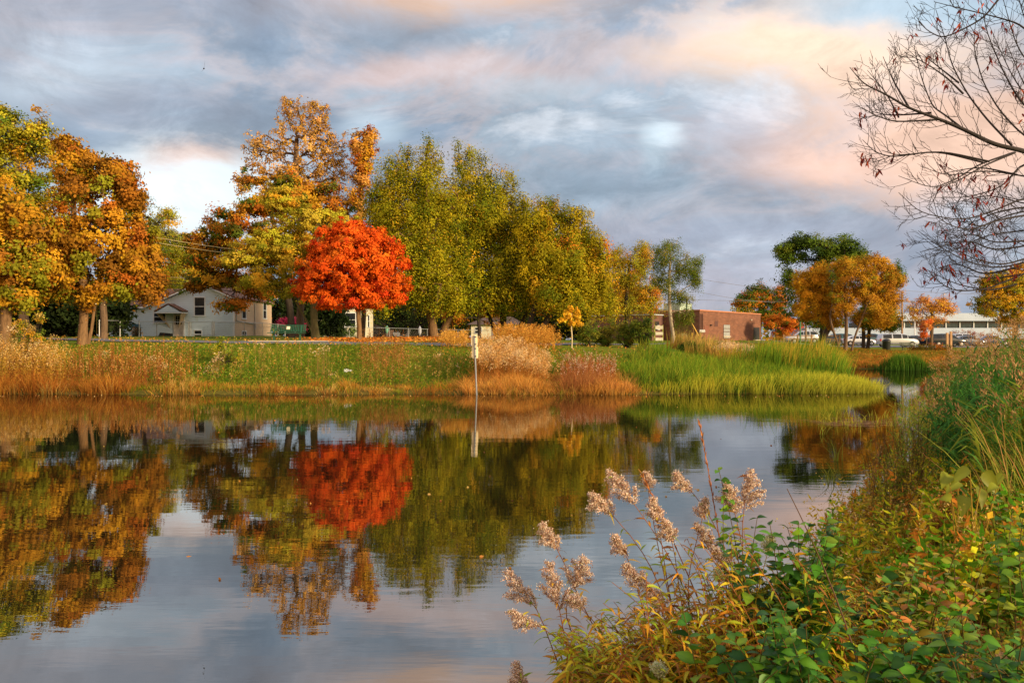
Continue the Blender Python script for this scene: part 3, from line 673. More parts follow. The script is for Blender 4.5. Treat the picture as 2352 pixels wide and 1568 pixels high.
# shrubs and far bank bushes
SH=[(0.14,0.17,0.02),(0.22,0.22,0.025),(0.28,0.24,0.03),GRN]
bush('green_shrub','olive green shrub just right of the yellow sapling',1352,47,798,[(1352,765,22,26),(1340,775,14,16)],SH,n=3000,leaf=.10,clumps=60,cr=.28,group='shrubs on the bank')
bush('green_shrub','leafy shrub the person in the pink cap stands behind',1392,49,798,[(1392,772,26,22),(1402,755,9,20),(1375,778,16,14)],SH,n=3600,leaf=.10,clumps=70,cr=.28,group='shrubs on the bank')
bush('green_shrub','dense upright shrub halfway between the person and the white boards',1440,48,800,[(1440,770,28,26),(1430,752,8,12),(1455,757,9,14)],SH,n=3800,leaf=.10,clumps=80,cr=.28,group='shrubs on the bank')
bush('green_shrub','dark green shrub in front of the white boards',1478,47,802,[(1478,768,24,26),(1486,745,8,16),(1466,750,8,14)],[GRN,DGR,(0.14,0.17,0.02)],n=3800,leaf=.10,clumps=80,cr=.28,group='shrubs on the bank')
bush('green_shrub','low dark green weeds in front of the brick building',1590,52,806,[(1585,797,26,10),(1620,800,30,8),(1706,795,8,14)],[GRN,DGR],n=3000,leaf=.1,clumps=60,cr=.3,group='shrubs on the bank')
bush('barberry_bush','magenta red bush between the beige wall and the dark trunks',668,84,775,[(665,742,24,15),(690,748,18,10),(645,745,12,12)],[(0.32,0.02,0.08),(0.2,0.01,0.05),(0.4,0.05,0.12)],n=3000,leaf=.14,clumps=60,cr=.45)
bush('garden_shrub','leafy green shrubs behind the chain link fence below the cream house',760,106,777,[(745,763,22,11),(780,765,22,10),(812,762,12,12)],[(0.06,0.12,0.02),GRN],n=2600,leaf=.2,clumps=60,cr=.5)
bush('garden_shrub','round bare shrub behind the fence below the awning house window',312,66,772,[(312,762,12,10)],[(0.1,0.07,0.03),BRN],n=900,leaf=.09,clumps=30,cr=.25)
bush('purple_shrub','dusky purple bush between the parked cars and the reeds at right',2225,126,798,[(2222,770,26,12),(2250,774,22,12),(2195,770,14,8)],[(0.28,0.07,0.07),(0.36,0.14,0.1),RUS],n=2600,leaf=.14,clumps=70,cr=.5)
bush('brown_shrub','bronze green bush below the dark parked car',2142,78,808,[(2140,801,36,9),(2110,805,20,8),(2170,804,20,8)],[(0.2,0.14,0.02),(0.14,0.15,0.02),RUS],n=4200,leaf=.12,clumps=90,cr=.45)
bush('orange_shrub','rusty orange undergrowth behind the parking lot posts',1800,112,797,[(1780,785,26,10),(1815,787,20,9)],[ORG,BRN,GOLD],n=1500,leaf=.2,clumps=40,cr=.5)
bush('goldenrod_clump','tall weedy clump with cream flower heads at the left lawn edge',62,36,795,[(60,770,30,26),(45,750,18,16),(85,780,18,22),(92,735,8,16)],[OLV,(0.5,0.35,0.1),GRN,OCH],n=3400,leaf=.09,clumps=80,cr=.22,cat='plant')
bush('goldenrod_clump','bright green weed clump in the grass left of the green bench',518,37,840,[(520,812,26,18),(505,800,12,14),(545,825,16,12),(509,785,5,14)],[(0.2,0.26,0.03),YGR,GRN],n=2600,leaf=.07,clumps=70,cr=.16,cat='plant')

# ------------------------------------------------------------------ bank vegetation (uncountable masses)
LB=[1176]
def C(*a): return np.array(a)
# green grass on slope and lawn edge
fb=FB()
P,px,sd=zone(90000,-60,1560,31.5,44,0.5); h=rng.uniform(.07,.26,len(P))*np.interp(P[:,1],[35,39,41],[1,.5,.22])
k=keep(P,.75); P,h=P[k],h[k]; n=len(P)
g=pick([(0.16,0.34,0.012),(0.24,0.38,0.012),(0.09,0.22,0.01)],n); gb=pick([(0.36,0.30,0.03),(0.40,0.24,0.04),(0.28,0.30,0.02)],n); pm=np.clip(.5+.9*wob(P[:,0],P[:,1]*1.4,.45,11)+.4*wob(P[:,0],P[:,1],1.7,5)-.15,0,1)[:,None]; g=np.where(rng.uniform(0,1,(n,1))<pm*.75,gb,g)
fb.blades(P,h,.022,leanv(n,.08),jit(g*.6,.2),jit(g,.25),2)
P,px,sd=zone(30000,1560,2250,60,76,0.8); n=len(P); g=pick([(0.2,0.22,0.02),(0.28,0.2,0.03),(0.3,0.14,0.02)],n); fb.blades(P,rng.uniform(.1,.3,n),.04,leanv(n,.1),g*.7,jit(g,.2),2)
tag(fb.build('bank_grass',GRASS),'green grass covering the far bank slope','grass',kind='stuff')
# broad leafy weeds on slope
fb=FB(); P,px,sd=zone(52000,0,1520,32.4,42.5,1.2); k=keep(P,.62,.55,9); P=P[k]; n=len(P); P[:,2]+=rng.uniform(.03,.34,n)*np.interp(P[:,1],[35,38.5,41],[1,.7,.15])
fb.diamonds(P,unit(rdir(n)+np.array([0,0,.5])),rng.uniform(.06,.15,n),rng.uniform(.03,.06,n),jit(pick([(0.12,0.22,0.02),(0.2,0.26,0.02),(0.3,0.28,0.03),(0.07,0.15,0.015),(0.4,0.22,0.03)],n,[4,4,2,3,1.2]),.25))
tag(fb.build('leafy_weeds',LEAF),'low green leafy weeds scattered over the far bank','weeds',kind='stuff')
# orange dry grass fringe at the water
fb=FB()
def fringe(x0,x1,n,ds,h0,h1,pal,w=.02,d0=31.3,d1=35,amp=.28,dn=.9,minsd=-.05,seed=5):
    P,px,sd=zone(n,x0,x1,d0,d1,minsd,ds); k=keep(P,dn,.9,seed); P=P[k]; P,o,ti=tufts(P,26,.16); m=len(P); nt_=ti.max()+1
    hv=rng.uniform(.65,1.1,m)*rng.uniform(h0,h1*1.15,nt_)[ti]*(0.8+.45*wob(P[:,0],P[:,1]*.5,1.1,seed)); c=jit(pick(pal,nt_),.3)[ti]
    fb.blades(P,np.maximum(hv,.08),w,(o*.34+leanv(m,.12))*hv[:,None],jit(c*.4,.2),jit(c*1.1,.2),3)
TAN=[(0.70,0.36,0.06),(0.60,0.27,0.04),(0.78,0.48,0.13),(0.42,0.17,0.03),(0.30,0.30,0.03)]
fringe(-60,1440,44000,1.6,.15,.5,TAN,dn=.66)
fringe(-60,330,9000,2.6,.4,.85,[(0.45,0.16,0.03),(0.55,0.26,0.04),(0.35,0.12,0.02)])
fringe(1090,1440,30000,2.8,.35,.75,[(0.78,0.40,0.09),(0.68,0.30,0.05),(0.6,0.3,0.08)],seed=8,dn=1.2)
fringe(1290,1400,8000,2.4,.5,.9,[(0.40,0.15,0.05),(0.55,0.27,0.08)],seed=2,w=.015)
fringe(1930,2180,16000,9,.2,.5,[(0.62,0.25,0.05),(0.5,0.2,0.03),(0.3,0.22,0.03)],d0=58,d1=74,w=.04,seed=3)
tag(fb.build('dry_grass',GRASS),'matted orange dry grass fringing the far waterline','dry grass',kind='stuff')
# dead stalks, left
fb=FB()
ST=[(0.25,0.10,0.03),(0.36,0.16,0.04)]; LF=[(0.5,0.22,0.04),(0.58,0.30,0.05),(0.36,0.26,0.04)]
P,px,sd=zone(1150,-60,430,32.2,37.5,.5); k=keep(P,.7,.4,4); P=P[k]
stalks(fb,P,rng.uniform(.5,1.45,len(P)),[(0.22,0.07,0.025),(0.34,0.13,0.03)],[(0.42,0.16,0.03),(0.5,0.24,0.04),(0.24,0.10,0.03),(0.3,0.26,0.03)],[(0.6,0.30,0.07),(0.66,0.40,0.14),(0.34,0.13,0.03)],.4,.022,13,9,.018,.085,.05,.04,.022)
P,px,sd=zone(420,-60,140,32.2,36,.5); stalks(fb,P,rng.uniform(1.1,1.9,len(P)),ST,[(0.55,0.36,0.05),(0.5,0.28,0.04)],[(0.7,0.5,0.2),(0.55,0.3,0.06)],.3,.06,26,14,.018,.12,.05)
P,px,sd=zone(500,470,1060,32.6,39,.8); k=keep(P,.5,.5,6); P=P[k]; stalks(fb,P,rng.uniform(.4,.85,len(P)),[(0.45,0.3,0.08),(0.3,0.15,0.04)],[(0.4,0.3,0.05),(0.3,0.3,0.03)],[(0.6,0.35,0.12),(0.5,0.4,0.1)],.2,.04,8,8,.016,.09,.05)
tag(fb.build('dead_stalks',GRASS),'rust brown dead weed stalks on the left bank','dead stalks',kind='stuff')
fb=FB()
P,px,sd=zone(150,830,935,33,39,.8); stalks(fb,P,rng.uniform(.8,1.35,len(P)),ST,[(0.33,0.13,0.03),(0.45,0.2,0.04),(0.3,0.25,0.04)],[(0.5,0.24,0.08),(0.3,0.13,0.04)],.3,.05,12,10,.018,.1,.05)
tag(fb.build('dead_stalks',GRASS),'brown dead stalks on the bank below the red maple','dead stalks',kind='stuff')
fb=FB()
P,px,sd=zone(520,1290,1410,32.6,36.5,.7); stalks(fb,P,rng.uniform(.7,1.15,len(P)),[(0.3,0.09,0.03)],[(0.38,0.13,0.04)],[(0.42,0.15,0.05),(0.7,0.5,0.35)],.25,.03,8,7,.014,.09,.045)
tag(fb.build('dead_stalks',GRASS),'dark red-brown stalk patch left of the green reeds','dead stalks',kind='stuff')
fb=FB()
P,px,sd=zone(560,1095,1255,32.8,37,.8); stalks(fb,P,rng.uniform(1.0,1.6,len(P))*np.interp(px,[1095,1180,1255],[1.05,1.0,.68]),[(0.36,0.13,0.03)],[(0.5,0.22,0.04),(0.4,0.16,0.03)],[(0.74,0.47,0.18),(0.80,0.60,0.32),(0.62,0.34,0.10)],.28,.10,12,34,.016,.1,.05,leanamp=.13)
tag(fb.build('feathery_goldenrod',GRASS),'mass of pinkish tan feathery seed heads right of the sign post','goldenrod',kind='stuff')
fb=FB()
P,px,sd=zone(430,1140,1275,39,45,.8); stalks(fb,P,rng.uniform(.7,1.35,len(P)),[(0.36,0.15,0.03)],[(0.5,0.25,0.04),(0.42,0.18,0.03)],[(0.7,0.38,0.07),(0.62,0.3,0.05)],.5,.09,14,30,.018,.11,.06)
P,px,sd=zone(110,1015,1075,40,44,.8); stalks(fb,P,rng.uniform(.5,.9,len(P)),[(0.36,0.15,0.03)],[(0.5,0.25,0.04)],[(0.75,0.42,0.08)],.4,.09,10,24,.018,.11,.06)
tag(fb.build('feathery_goldenrod',GRASS),'orange gold plumed weeds below the dark spreading trunks','goldenrod',kind='stuff')
# cream flower umbels
fb=FB()
for cx,cy,r,m in [(365,868,10,60),(375,840,8,40),(350,822,9,30),(495,826,9,50),(485,850,14,80),(505,812,8,30),(600,790,9,26),(730,805,14,60),(748,800,8,30),(845,1000,1,1),(760,860,8,24),(30,755,12,60),(80,790,10,40),(240,700,2,3),(240,812,9,30),(1010,815,6,18),(560,800,6,14),(660,880,5,14),(1050,840,6,12)]:
    d=35.0; c=np.array([at(cx,d),d,0]); q=c+rng.normal(0,1,(m,3))*np.array([r*d/F*.6,.25,0]); q[:,2]=zat(cy+rng.normal(0,r*.45,m),d)
    fb.diamonds(q,unit(rdir(m)*np.array([1,1,.3])),.07,.05,jit(pick([(0.78,0.62,0.38),(0.7,0.48,0.24)],m),.15))
    b=q[::3].copy(); b[:,2]=terrain(b[:,0],b[:,1]); fb.frusta(b,q[::3],np.full(len(b),.006),np.full(len(b),.004),(0.3,0.2,0.06),3)
tag(fb.build('cream_flower_heads',GRASS),'flat cream flower heads dotted over the far bank','flowers',kind='stuff')

# green reeds and cattails on the promontory
fb=FB()
def reed(n,x0,x1,d0,d1,h0,h1,base,tip,w=.03,amp=.16,minsd=.0,maxsd=None,dn=None,seed=4,top=None,wind=(0.05,0),seg=4):
    P,px,sd=zone(n,x0,x1,d0,d1,minsd,maxsd)
    if dn: k=keep(P,dn,.5,seed); P,px=P[k],px[k]
    P,o,ti=tufts(P,20,.17); m=len(P); nt_=ti.max()+1; px=CX+F*P[:,0]/P[:,1]
    h=rng.uniform(.7,1.08,m)*rng.uniform(h0,h1*1.08,nt_)[ti]*(1+.15*wob(P[:,0],P[:,1],.7,seed)) 
    if top is not None: h*=np.interp(px,*top)
    b=pick(base,m); t=jit(pick(tip,nt_),.28)[ti]; mixm=rng.uniform(0,1,(m,1))<.3; t=np.where(mixm,pick(tip,m),t)
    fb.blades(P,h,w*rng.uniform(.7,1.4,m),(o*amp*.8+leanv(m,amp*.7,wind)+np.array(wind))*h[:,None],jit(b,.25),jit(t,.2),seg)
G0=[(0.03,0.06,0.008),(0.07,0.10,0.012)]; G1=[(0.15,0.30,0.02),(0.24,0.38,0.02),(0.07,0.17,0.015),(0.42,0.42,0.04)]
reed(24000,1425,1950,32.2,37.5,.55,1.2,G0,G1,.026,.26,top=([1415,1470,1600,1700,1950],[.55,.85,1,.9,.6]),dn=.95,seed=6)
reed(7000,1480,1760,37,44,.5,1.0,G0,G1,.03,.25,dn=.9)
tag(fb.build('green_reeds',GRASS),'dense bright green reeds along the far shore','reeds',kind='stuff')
fb=FB()
reed(7500,1690,1945,38.5,45.5,1.3,2.2,[(0.05,0.12,0.012)],[(0.26,0.36,0.02),(0.66,0.44,0.05),(0.12,0.24,0.02),(0.16,0.30,0.02)],.04,.13,minsd=.4,top=([1690,1760,1890,1945],[.72,1.0,.95,.7]))
tag(fb.build('cattails',GRASS),'tall cattail leaves with golden tips in front of the golden trees','cattails',kind='stuff')
fb=FB()
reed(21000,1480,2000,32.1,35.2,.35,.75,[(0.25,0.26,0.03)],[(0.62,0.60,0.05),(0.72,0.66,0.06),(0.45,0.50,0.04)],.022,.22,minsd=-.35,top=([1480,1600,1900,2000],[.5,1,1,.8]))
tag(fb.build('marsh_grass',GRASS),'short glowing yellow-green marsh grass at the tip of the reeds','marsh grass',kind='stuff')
fb=FB()
reed(3000,1660,1790,40,48,.9,1.5,[(0.3,0.15,0.03)],[(0.72,0.40,0.07),(0.65,0.32,0.06),(0.4,0.34,0.05)],.035,.12)
reed(1200,1540,1720,50,58,.9,1.5,[(0.3,0.15,0.03)],[(0.6,0.40,0.12),(0.3,0.3,0.05)],.05,.12)
P,px,sd=zone(150,1660,1730,42,46,.8); stalks(fb,P,rng.uniform(1.1,1.5,len(P)),ST,LF,[(0.8,0.62,0.4),(0.75,0.5,0.25)],.3,.12,8,26,.02,.12,.06)
tag(fb.build('golden_reeds',GRASS),'orange tan grass and plumes between the reeds and the brick building','dry grass',kind='stuff')
fb=FB()
P=np.stack([rng.normal(29.05,.72,2600),rng.uniform(57.6,60.2,2600),np.full(2600,-.05)],1); n=len(P)
h=rng.uniform(.6,1.5,n)*np.exp(-((P[:,0]-29.05)/1.9)**2); fb.blades(P,h,.055,leanv(n,.13)*h[:,None],jit(pick([(0.03,0.08,0.01)],n),.2),jit(pick([(0.07,0.18,0.015),(0.12,0.26,0.02),(0.3,0.3,0.05)],n,[4,4,1]),.25),4)
tag(fb.build('reed_clump',GRASS),'dark green round reed clump standing in the far inlet below the bench','reeds')
# fallen leaves on lawn and bank
fb=FB()
P,px,sd=zone(7000,700,1200,44,62,1); cen=np.where(rng.uniform(0,1,len(P))<.6,1,0); dd=np.hypot(px-860,(P[:,1]-48)*9); k=rng.uniform(0,1,len(P))<np.exp(-(dd/170)**2)+.05; P=P[k]; P[:,2]+=.05; n=len(P)
fb.diamonds(P,unit(rdir(n)*np.array([1,1,.35])),.14,.11,jit(pick([(0.75,0.2,0.03),(0.7,0.35,0.06),(0.4,0.15,0.03)],n),.2))
P,px,sd=zone(2500,940,1080,56,60,1); P[:,2]+=.05; n=len(P); fb.diamonds(P,unit(rdir(n)*np.array([1,1,.35])),.14,.11,jit(pick([(0.3,0.1,0.03),(0.5,0.22,0.04)],n),.2))
P,px,sd=zone(1800,-40,1500,36,52,2); P[:,2]+=.1; n=len(P); fb.diamonds(P,unit(rdir(n)*np.array([1,1,.35])),.10,.08,jit(pick([(0.7,0.3,0.06),(0.6,0.4,0.08),(0.4,0.2,0.04)],n),.2))
P,px,sd=zone(3000,1830,2200,62,80,1); P[:,2]+=.05; n=len(P); fb.diamonds(P,unit(rdir(n)*np.array([1,1,.35])),.16,.12,jit(pick([(0.7,0.25,0.04),(0.6,0.35,0.06)],n),.2))
tag(fb.build('fallen_leaves',LEAF),'orange fallen leaves on the far lawn','leaves',kind='stuff')
# floating leaves and debris
fb=FB(); m=170
P=np.stack([rng.uniform(-20,14,m),31.2-np.abs(rng.normal(0,.5,m)),np.full(m,.012)],1); k=pond_sd(P[:,0],P[:,1])<-.05; P=P[k]; n=len(P)
fb.diamonds(P,unit(rdir(n)*np.array([1,1,0.02])),.05,.04,jit(pick([(0.5,0.2,0.05),(0.6,0.4,0.15),(0.35,0.15,0.05)],n),.2),S=None)
tag(fb.build('floating_leaves',LEAF),'tiny leaves floating along the far waterline','leaves',kind='stuff')
# ------------------------------------------------------------------ buildings
SIDW=siding_mat('pale_blue_white_siding',(0.68,0.84,1.0),.19,(0.30,0.32,0.12))
SIDB=siding_mat('beige_siding',(0.66,0.50,0.36),.19)
SIDC=siding_mat('cream_siding',(0.74,0.70,0.55),.22); SIDG=siding_mat('grey_siding',(0.34,0.31,0.30),.2)
ROOF=shingle_mat('brown_shingles',(0.24,0.12,0.08)); ROOFD=shingle_mat('dark_shingles',(0.12,0.08,0.07))
def window(par,x,z,w,h,y=0,pane=True,frame=WHITE,name='window',axis='y',t=.09,bars=0,sgn=-1):
    """window on a wall whose outer face is y (axis y) or x (axis x); x = centre along the wall"""
    def bx(m,a0,a1,o0,o1,z0,z1):
        if axis=='y': m.box(a0,a1,*sorted((y+sgn*o0,y+sgn*o1)),z0,z1)
        else: m.box(*sorted((y+sgn*o0,y+sgn*o1)),a0,a1,z0,z1)
    f=MB(); bx(f,x-w/2-t,x+w/2+t,.002,.06,z+h/2,z+h/2+t); bx(f,x-w/2-t,x-w/2,.002,.058,z-h/2,z+h/2); bx(f,x+w/2,x+w/2+t,.002,.058,z-h/2,z+h/2)
    bx(f,x-w/2-t*1.3,x+w/2+t*1.3,.002,.085,z-h/2-t,z-h/2)
    fo=f.build('window',frame,par)
    p=MB(); bx(p,x-w/2,x+w/2,.001,.012,z-h/2,z+h/2); p.build('pane',GLASS,fo)
    r=MB(); bx(r,x-w/2,x+w/2,.013,.035,z-.025,z+.025)
    for i in range(bars): a=x-w/2+w*(i+1)/(bars+1); bx(r,a-.02,a+.02,.013,.03,z-h/2,z-.026); bx(r,a-.02,a+.02,.013,.03,z+.026,z+h/2)
    r.build('sash',frame,fo)
    return fo
# white split level house
hd=70.0; hx=at(537,hd); hz=min(zat(772.5,hd),tz(hx-3,hd),tz(hx-10,hd))
U=lambda px:(px-537)*hd/F
V=lambda py:zat(py,hd)-hz
ho=empty('white_house',(hx,hd,hz)); tag(ho,'white sided split-level house with a small door awning and a beige side wall','house')
zl=V(705); zp=V(653); xp=U(462); xl=U(339); zr=V(686); xw=U(252); D=11.0
m=MB(); m.prism([(xl,-.2),(0,-.2),(0,zr),(xp,zp),(xl,zl)],0,.18); m.build('front_wall',SIDW,ho)
m=MB(); m.box(xw,xl,0,.18,-.2,zl); m.build('wing_wall',SIDW,ho)
m=MB(); m.box(-.18,0,.181,D,-.2,zr); o=m.build('side_wall',SIDB,ho); tag(o,'beige side wall')
m=MB(); m.box(xw,xw+.18,.181,D,-.2,zl); m.box(xw+.18,-.18,D-.18,D,-.2,zl+.3); m.build('back_wall',SIDB,ho)
o_=.35
m=MB(); ex=o_*0.6; sl=(zp-zl)/(xp-xl); sr=(zr-zp)/(0-xp)
m.slab((xl-ex,-o_,zl-ex*sl+.12),(xp,-o_,zp+.12),(xp,D+o_,zp+.12),(xl-ex,D+o_,zl-ex*sl+.12),-.1)
m.slab((xp,-o_,zp+.121),(0+ex,-o_,zr+ex*sr+.121),(0+ex,D+o_,zr+ex*sr+.121),(xp,D+o_,zp+.121),-.1)
rf=m.build('roof',ROOF,ho)
m=MB(); zq=V(669)+.45; zs=(zq-zl)/(D/2+o_); m.slab((xw-.3,-o_,zl+.03),(xl-ex,-o_,zl+.03),(xl-ex,.3,zl+.03+zs*(.3+o_)),(xw-.3,.3,zl+.03+zs*(.3+o_)),-.1); m.slab((xw-.3,.301,zl+.03+zs*(.3+o_)),(U(470),.301,zl+.03+zs*(.3+o_)),(U(470),D/2,zq+.03),(xw-.3,D/2,zq+.03),-.1); m.build('wing_roof',ROOF,ho)
m=MB(); m.box(U(400),U(404),2.6,2.9,zl+.9,zl+1.2); m.build('roof_vent',STEEL,rf)
m=MB(); w=.17
m.prism([(xl-ex,zl-ex*sl-.02),(xp,zp),(xp,zp+.12),(xl-ex,zl-ex*sl+.12)],-o_-.03,-o_-.004)
m.prism([(xp,zp),(ex,zr+ex*sr),(ex,zr+ex*sr+.12),(xp,zp+.12)],-o_-.03,-o_-.004)
m.box(xw-.3,xl-ex,-o_-.03,-o_-.004,zl-.14,zl+.03); m.build('fascia',WHITE,ho)
m=MB(); m.prism([(xp-.25,zp-.5),(xp+.25,zp-.5),(xp+.25,zp-.2),(xp,zp-.05),(xp-.25,zp-.2)],-.03,-.002); m.build('gable_vent',STEEL,ho)
m=MB(); m.box(-.06,.03,-.03,.06,-.1,zr-.05); m.build('corner_trim',WHITE,ho); m=MB(); m.box(xw-.06,xw+.08,-.03,-.001,-.1,zl-.05); m.build('corner_trim',WHITE,ho)
def upx(a): return U((a/2.94+350)*.6125)
def vpy(b): return V((b/2.94+950)*.6125)
window(ho,upx(1173),vpy(585),.86,1.55)
window(ho,upx(733),vpy(700),.98,.98,bars=0)
window(ho,upx(1155),vpy(890),.62,.62,t=.06)
# side windows (perspective side wall: y positions)
for yy,zz,ww,hh in ((2.6,vpy(630)+.15,1.0,1.5),(8.7,vpy(630)+.35,1.0,1.55),(2.6,vpy(895),1.1,.6)):
    window(ho,yy,zz,ww,hh,y=0,axis='x',sgn=1)
dx=upx(945); m=MB(); m.box(dx-.42,dx+.42,-.05,-.003,0,vpy(672)); do=m.build('door',paint('dirty_white_door',(0.55,0.5,0.46),.6),ho)
m=MB(); m.box(dx-.27,dx+.27,-.062,-.052,1.05,1.8); m.build('pane',GLASS,do)
m=MB()
for i in range(2): m.box(dx-.1+i*.19,dx-.08+i*.19,-.072,-.063,1.05,1.8)
m.box(dx-.27,dx+.27,-.078,-.073,1.42,1.45); m.build('glazing_bars',WHITE,do)
m=MB(); m.box(dx-.52,dx-.43,-.07,-.002,0,vpy(665)); m.box(dx+.43,dx+.52,-.07,-.002,0,vpy(665)); m.build('door_frame',WHITE,ho)
ax=upx(893); ah=U(0)-U(-43/1.0)*0; hw=1.2; az=vpy(655); ap=vpy(578)
m=MB(); m.slab((ax-hw,-1.3,az+.1),(ax,-1.3,ap+.1),(ax,0,ap+.1),(ax-hw,0,az+.1),-.07); m.slab((ax,-1.3,ap+.101),(ax+hw,-1.3,az+.1),(ax+hw,0,az+.1),(ax,0,ap+.101),-.07); aw=m.build('awning_roof',ROOF,ho)
m=MB(); m.prism([(ax-hw+.1,az),(ax+hw-.1,az),(ax,ap+.02)],-1.28,-1.2); m.build('awning_gable',SIDW,ho)
m=MB(); m.prism([(ax-hw,az-.08),(ax+hw,az-.08),(ax+hw,az+.02),(ax-hw,az+.02)],-1.27,-.05); m.build('awning_soffit',WHITE,ho)
bm=paint('beige_board',(0.55,0.42,0.28),.7)
for s in (-1,1):
    m=MB(); x0=ax+s*(hw-.12); m.add([(x0,-1.2,az-.08),(x0,0,az-.08),(x0-s*.7,0,az-1.35),(x0-.04*s,-1.2,az-.08),(x0-.04*s,0,az-.08),(x0-s*.74,0,az-1.35)],[(0,1,2),(5,4,3),(0,3,4,1),(1,4,5,2),(2,5,3,0)]); m.build('awning_bracket',bm,ho)
m=MB(); m.tube([(.06,.5,zr-.2),(.06,.5,1.4),(.06,5.2,1.2),(.06,5.4,.8)],.05,6); m.tube([(.06,5.6,zr-.2),(.06,5.6,-.1)],.05,6); m.build('conduit_pipe',STEEL,ho)
m=MB(); m.box(.01,.2,5.2,5.5,.7,1.2); m.build('electric_meter',STEEL,ho)
# house at the far left
d=62.0; lx=at(-60,d); lz=min(zat(775,d),tz(lx,d)); lo=empty('grey_house',(lx,d,lz)); tag(lo,'grey sided house gable cut by the left edge behind the leaning trunk','house')
k=d/F; e=zat(700,d)-lz; p=zat(655,d)-lz; xr=(75+60)*k; xpk=(5+60)*k
m=MB(); m.prism([(-3,-.2),(xr,-.2),(xr,e-.6),(xpk,p),(-3,e-.3)],0,6); m.build('wall',SIDG,lo)
m=MB(); m.slab((xpk,-.4,p+.1),(xr+.5,-.4,e-.75),(xr+.5,6.4,e-.75),(xpk,6.4,p+.1),-.1); m.slab((-3.4,-.4,e-.35),(xpk,-.4,p+.101),(xpk,6.4,p+.101),(-3.4,6.4,e-.35),-.1); m.build('roof',ROOFD,lo)
m=MB(); m.prism([(xpk,p-.08),(xr+.5,e-.95),(xr+.5,e-.75),(xpk,p+.11)],-.44,-.405); m.prism([(-3.4,e-.5),(xpk,p-.08),(xpk,p+.11),(-3.4,e-.3)],-.44,-.405); m.build('fascia',WHITE,lo)
# cream house behind the red maple
d=109.0; k=d/F; cx=at(700,d); cz=min(zat(778,d),tz(cx,d)); co=empty('cream_house',(cx,d,cz)); tag(co,'cream white house seen under the red maple, with a lean-to wing','house')
u=lambda px:(px-700)*k
v=lambda py:zat(py,d)-cz
c4x=lambda a:(a/2.94+950)*.6125
c4y=lambda b:(b/2.94+950)*.6125
m=MB(); m.box(u(c4x(1050)),u(c4x(1250)),-1.5,5,-.2,v(c4y(560))); m.build('main_wall',SIDC,co)
m=MB(); m.prism([(u(c4x(560)),-.2),(u(c4x(985)),-.2),(u(c4x(985)),v(c4y(722))),(u(c4x(560)),v(c4y(735)))],0,6); m.build('wing_wall',SIDC,co)
m=MB(); m.prism([(u(c4x(986)),-.2),(u(c4x(1045)),-.2),(u(c4x(1045)),v(c4y(722))),(u(c4x(1020)),v(c4y(665))),(u(c4x(986)),v(c4y(722)))],-.2,6); m.build('porch_wall',SIDC,co)
m=MB(); m.slab((u(c4x(860)),-.5,v(c4y(724))),(u(c4x(998)),-.5,v(c4y(724))),(u(c4x(1025)),1.5,v(c4y(655))),(u(c4x(900)),1.5,v(c4y(655))),-.15); m.slab((u(c4x(998)),-.52,v(c4y(724))),(u(c4x(1050)),-.4,v(c4y(735))),(u(c4x(1050)),1.5,v(c4y(735))),(u(c4x(1025)),1.5,v(c4y(655))),-.1); m.build('wing_roof',ROOFD,co)
m=MB(); m.slab((u(c4x(1030)),-2,v(c4y(560))+.02),(u(c4x(1270)),-2,v(c4y(560))+.02),(u(c4x(1270)),2.5,v(c4y(560))+1.6),(u(c4x(1030)),2.5,v(c4y(560))+1.6),-.1); m.build('roof',ROOFD,co)
window(co,u(c4x(1096)),v(c4y(735)),1.3,1.75,y=-1.5,t=.16)
window(co,1.2,v(c4y(745)),1.4,1.6,y=u(c4x(1250)),axis='x',sgn=1)
# garage
d=110.0; k=d/F; gxx=at(1072,d); gz=min(zat(782,d),tz(gxx,d)); go=empty('garage',(gxx,d,gz)); tag(go,'low white garage with a dark hipped roof behind the big maple trunks','garage')
m=MB(); m.box(.6,7.6,0,6,-.2,2.2); m.build('wall',SIDC,go)
m=MB(); m.add([(0,-.6,2.2),(8.2,-.6,2.2),(8.2,6.6,2.2),(0,6.6,2.2),(2.6,3,3.4),(6.2,3,3.4)],[(0,1,5,4),(1,2,5),(2,3,4,5),(3,0,4),(0,3,2,1)]); m.build('roof',ROOFD,go)
m=MB(); m.box(3.4,7.2,-.03,-.002,0,2.0); m.build('garage_door',paint('grey_door',(0.25,0.25,0.27),.6),go); window(go,1.6,1.4,.9,.8,t=.07)
# brick building
BR=brick_mat('red_brown_brick',(0.25,0.10,0.055),(0.18,0.07,0.04),(0.20,0.12,0.09)); BRD=brick_mat('shaded_brick',(0.20,0.09,0.07),(0.15,0.065,0.06),(0.14,0.09,0.08))  # BRD: same brick for the wing, its shade painted in as a darker purplish tone
d=108.0; ang=math.atan2(124-108,38.7-at(1607,d)); bx0=at(1607,d); bz=min(zat(783.3,d),tz(bx0,d)); bo=empty('brick_building',(bx0,d,bz),ang)
tag(bo,'flat-roofed red brick building with a dark door opening and roof vent box','building')
Lb=math.hypot(38.7-bx0,16); Hb=zat(713.5,d)-bz
m=MB(); m.box(0,Lb,0,12,-.6,Hb); m.build('wall',BR,bo)
m=MB(); m.box(-.1,Lb+.1,-.1,.25,Hb+.002,Hb+.16); m.box(-.1,.25,.251,12.1,Hb+.002,Hb+.159); m.build('coping',paint('orange_coping',(0.5,0.2,0.1),.7),bo)
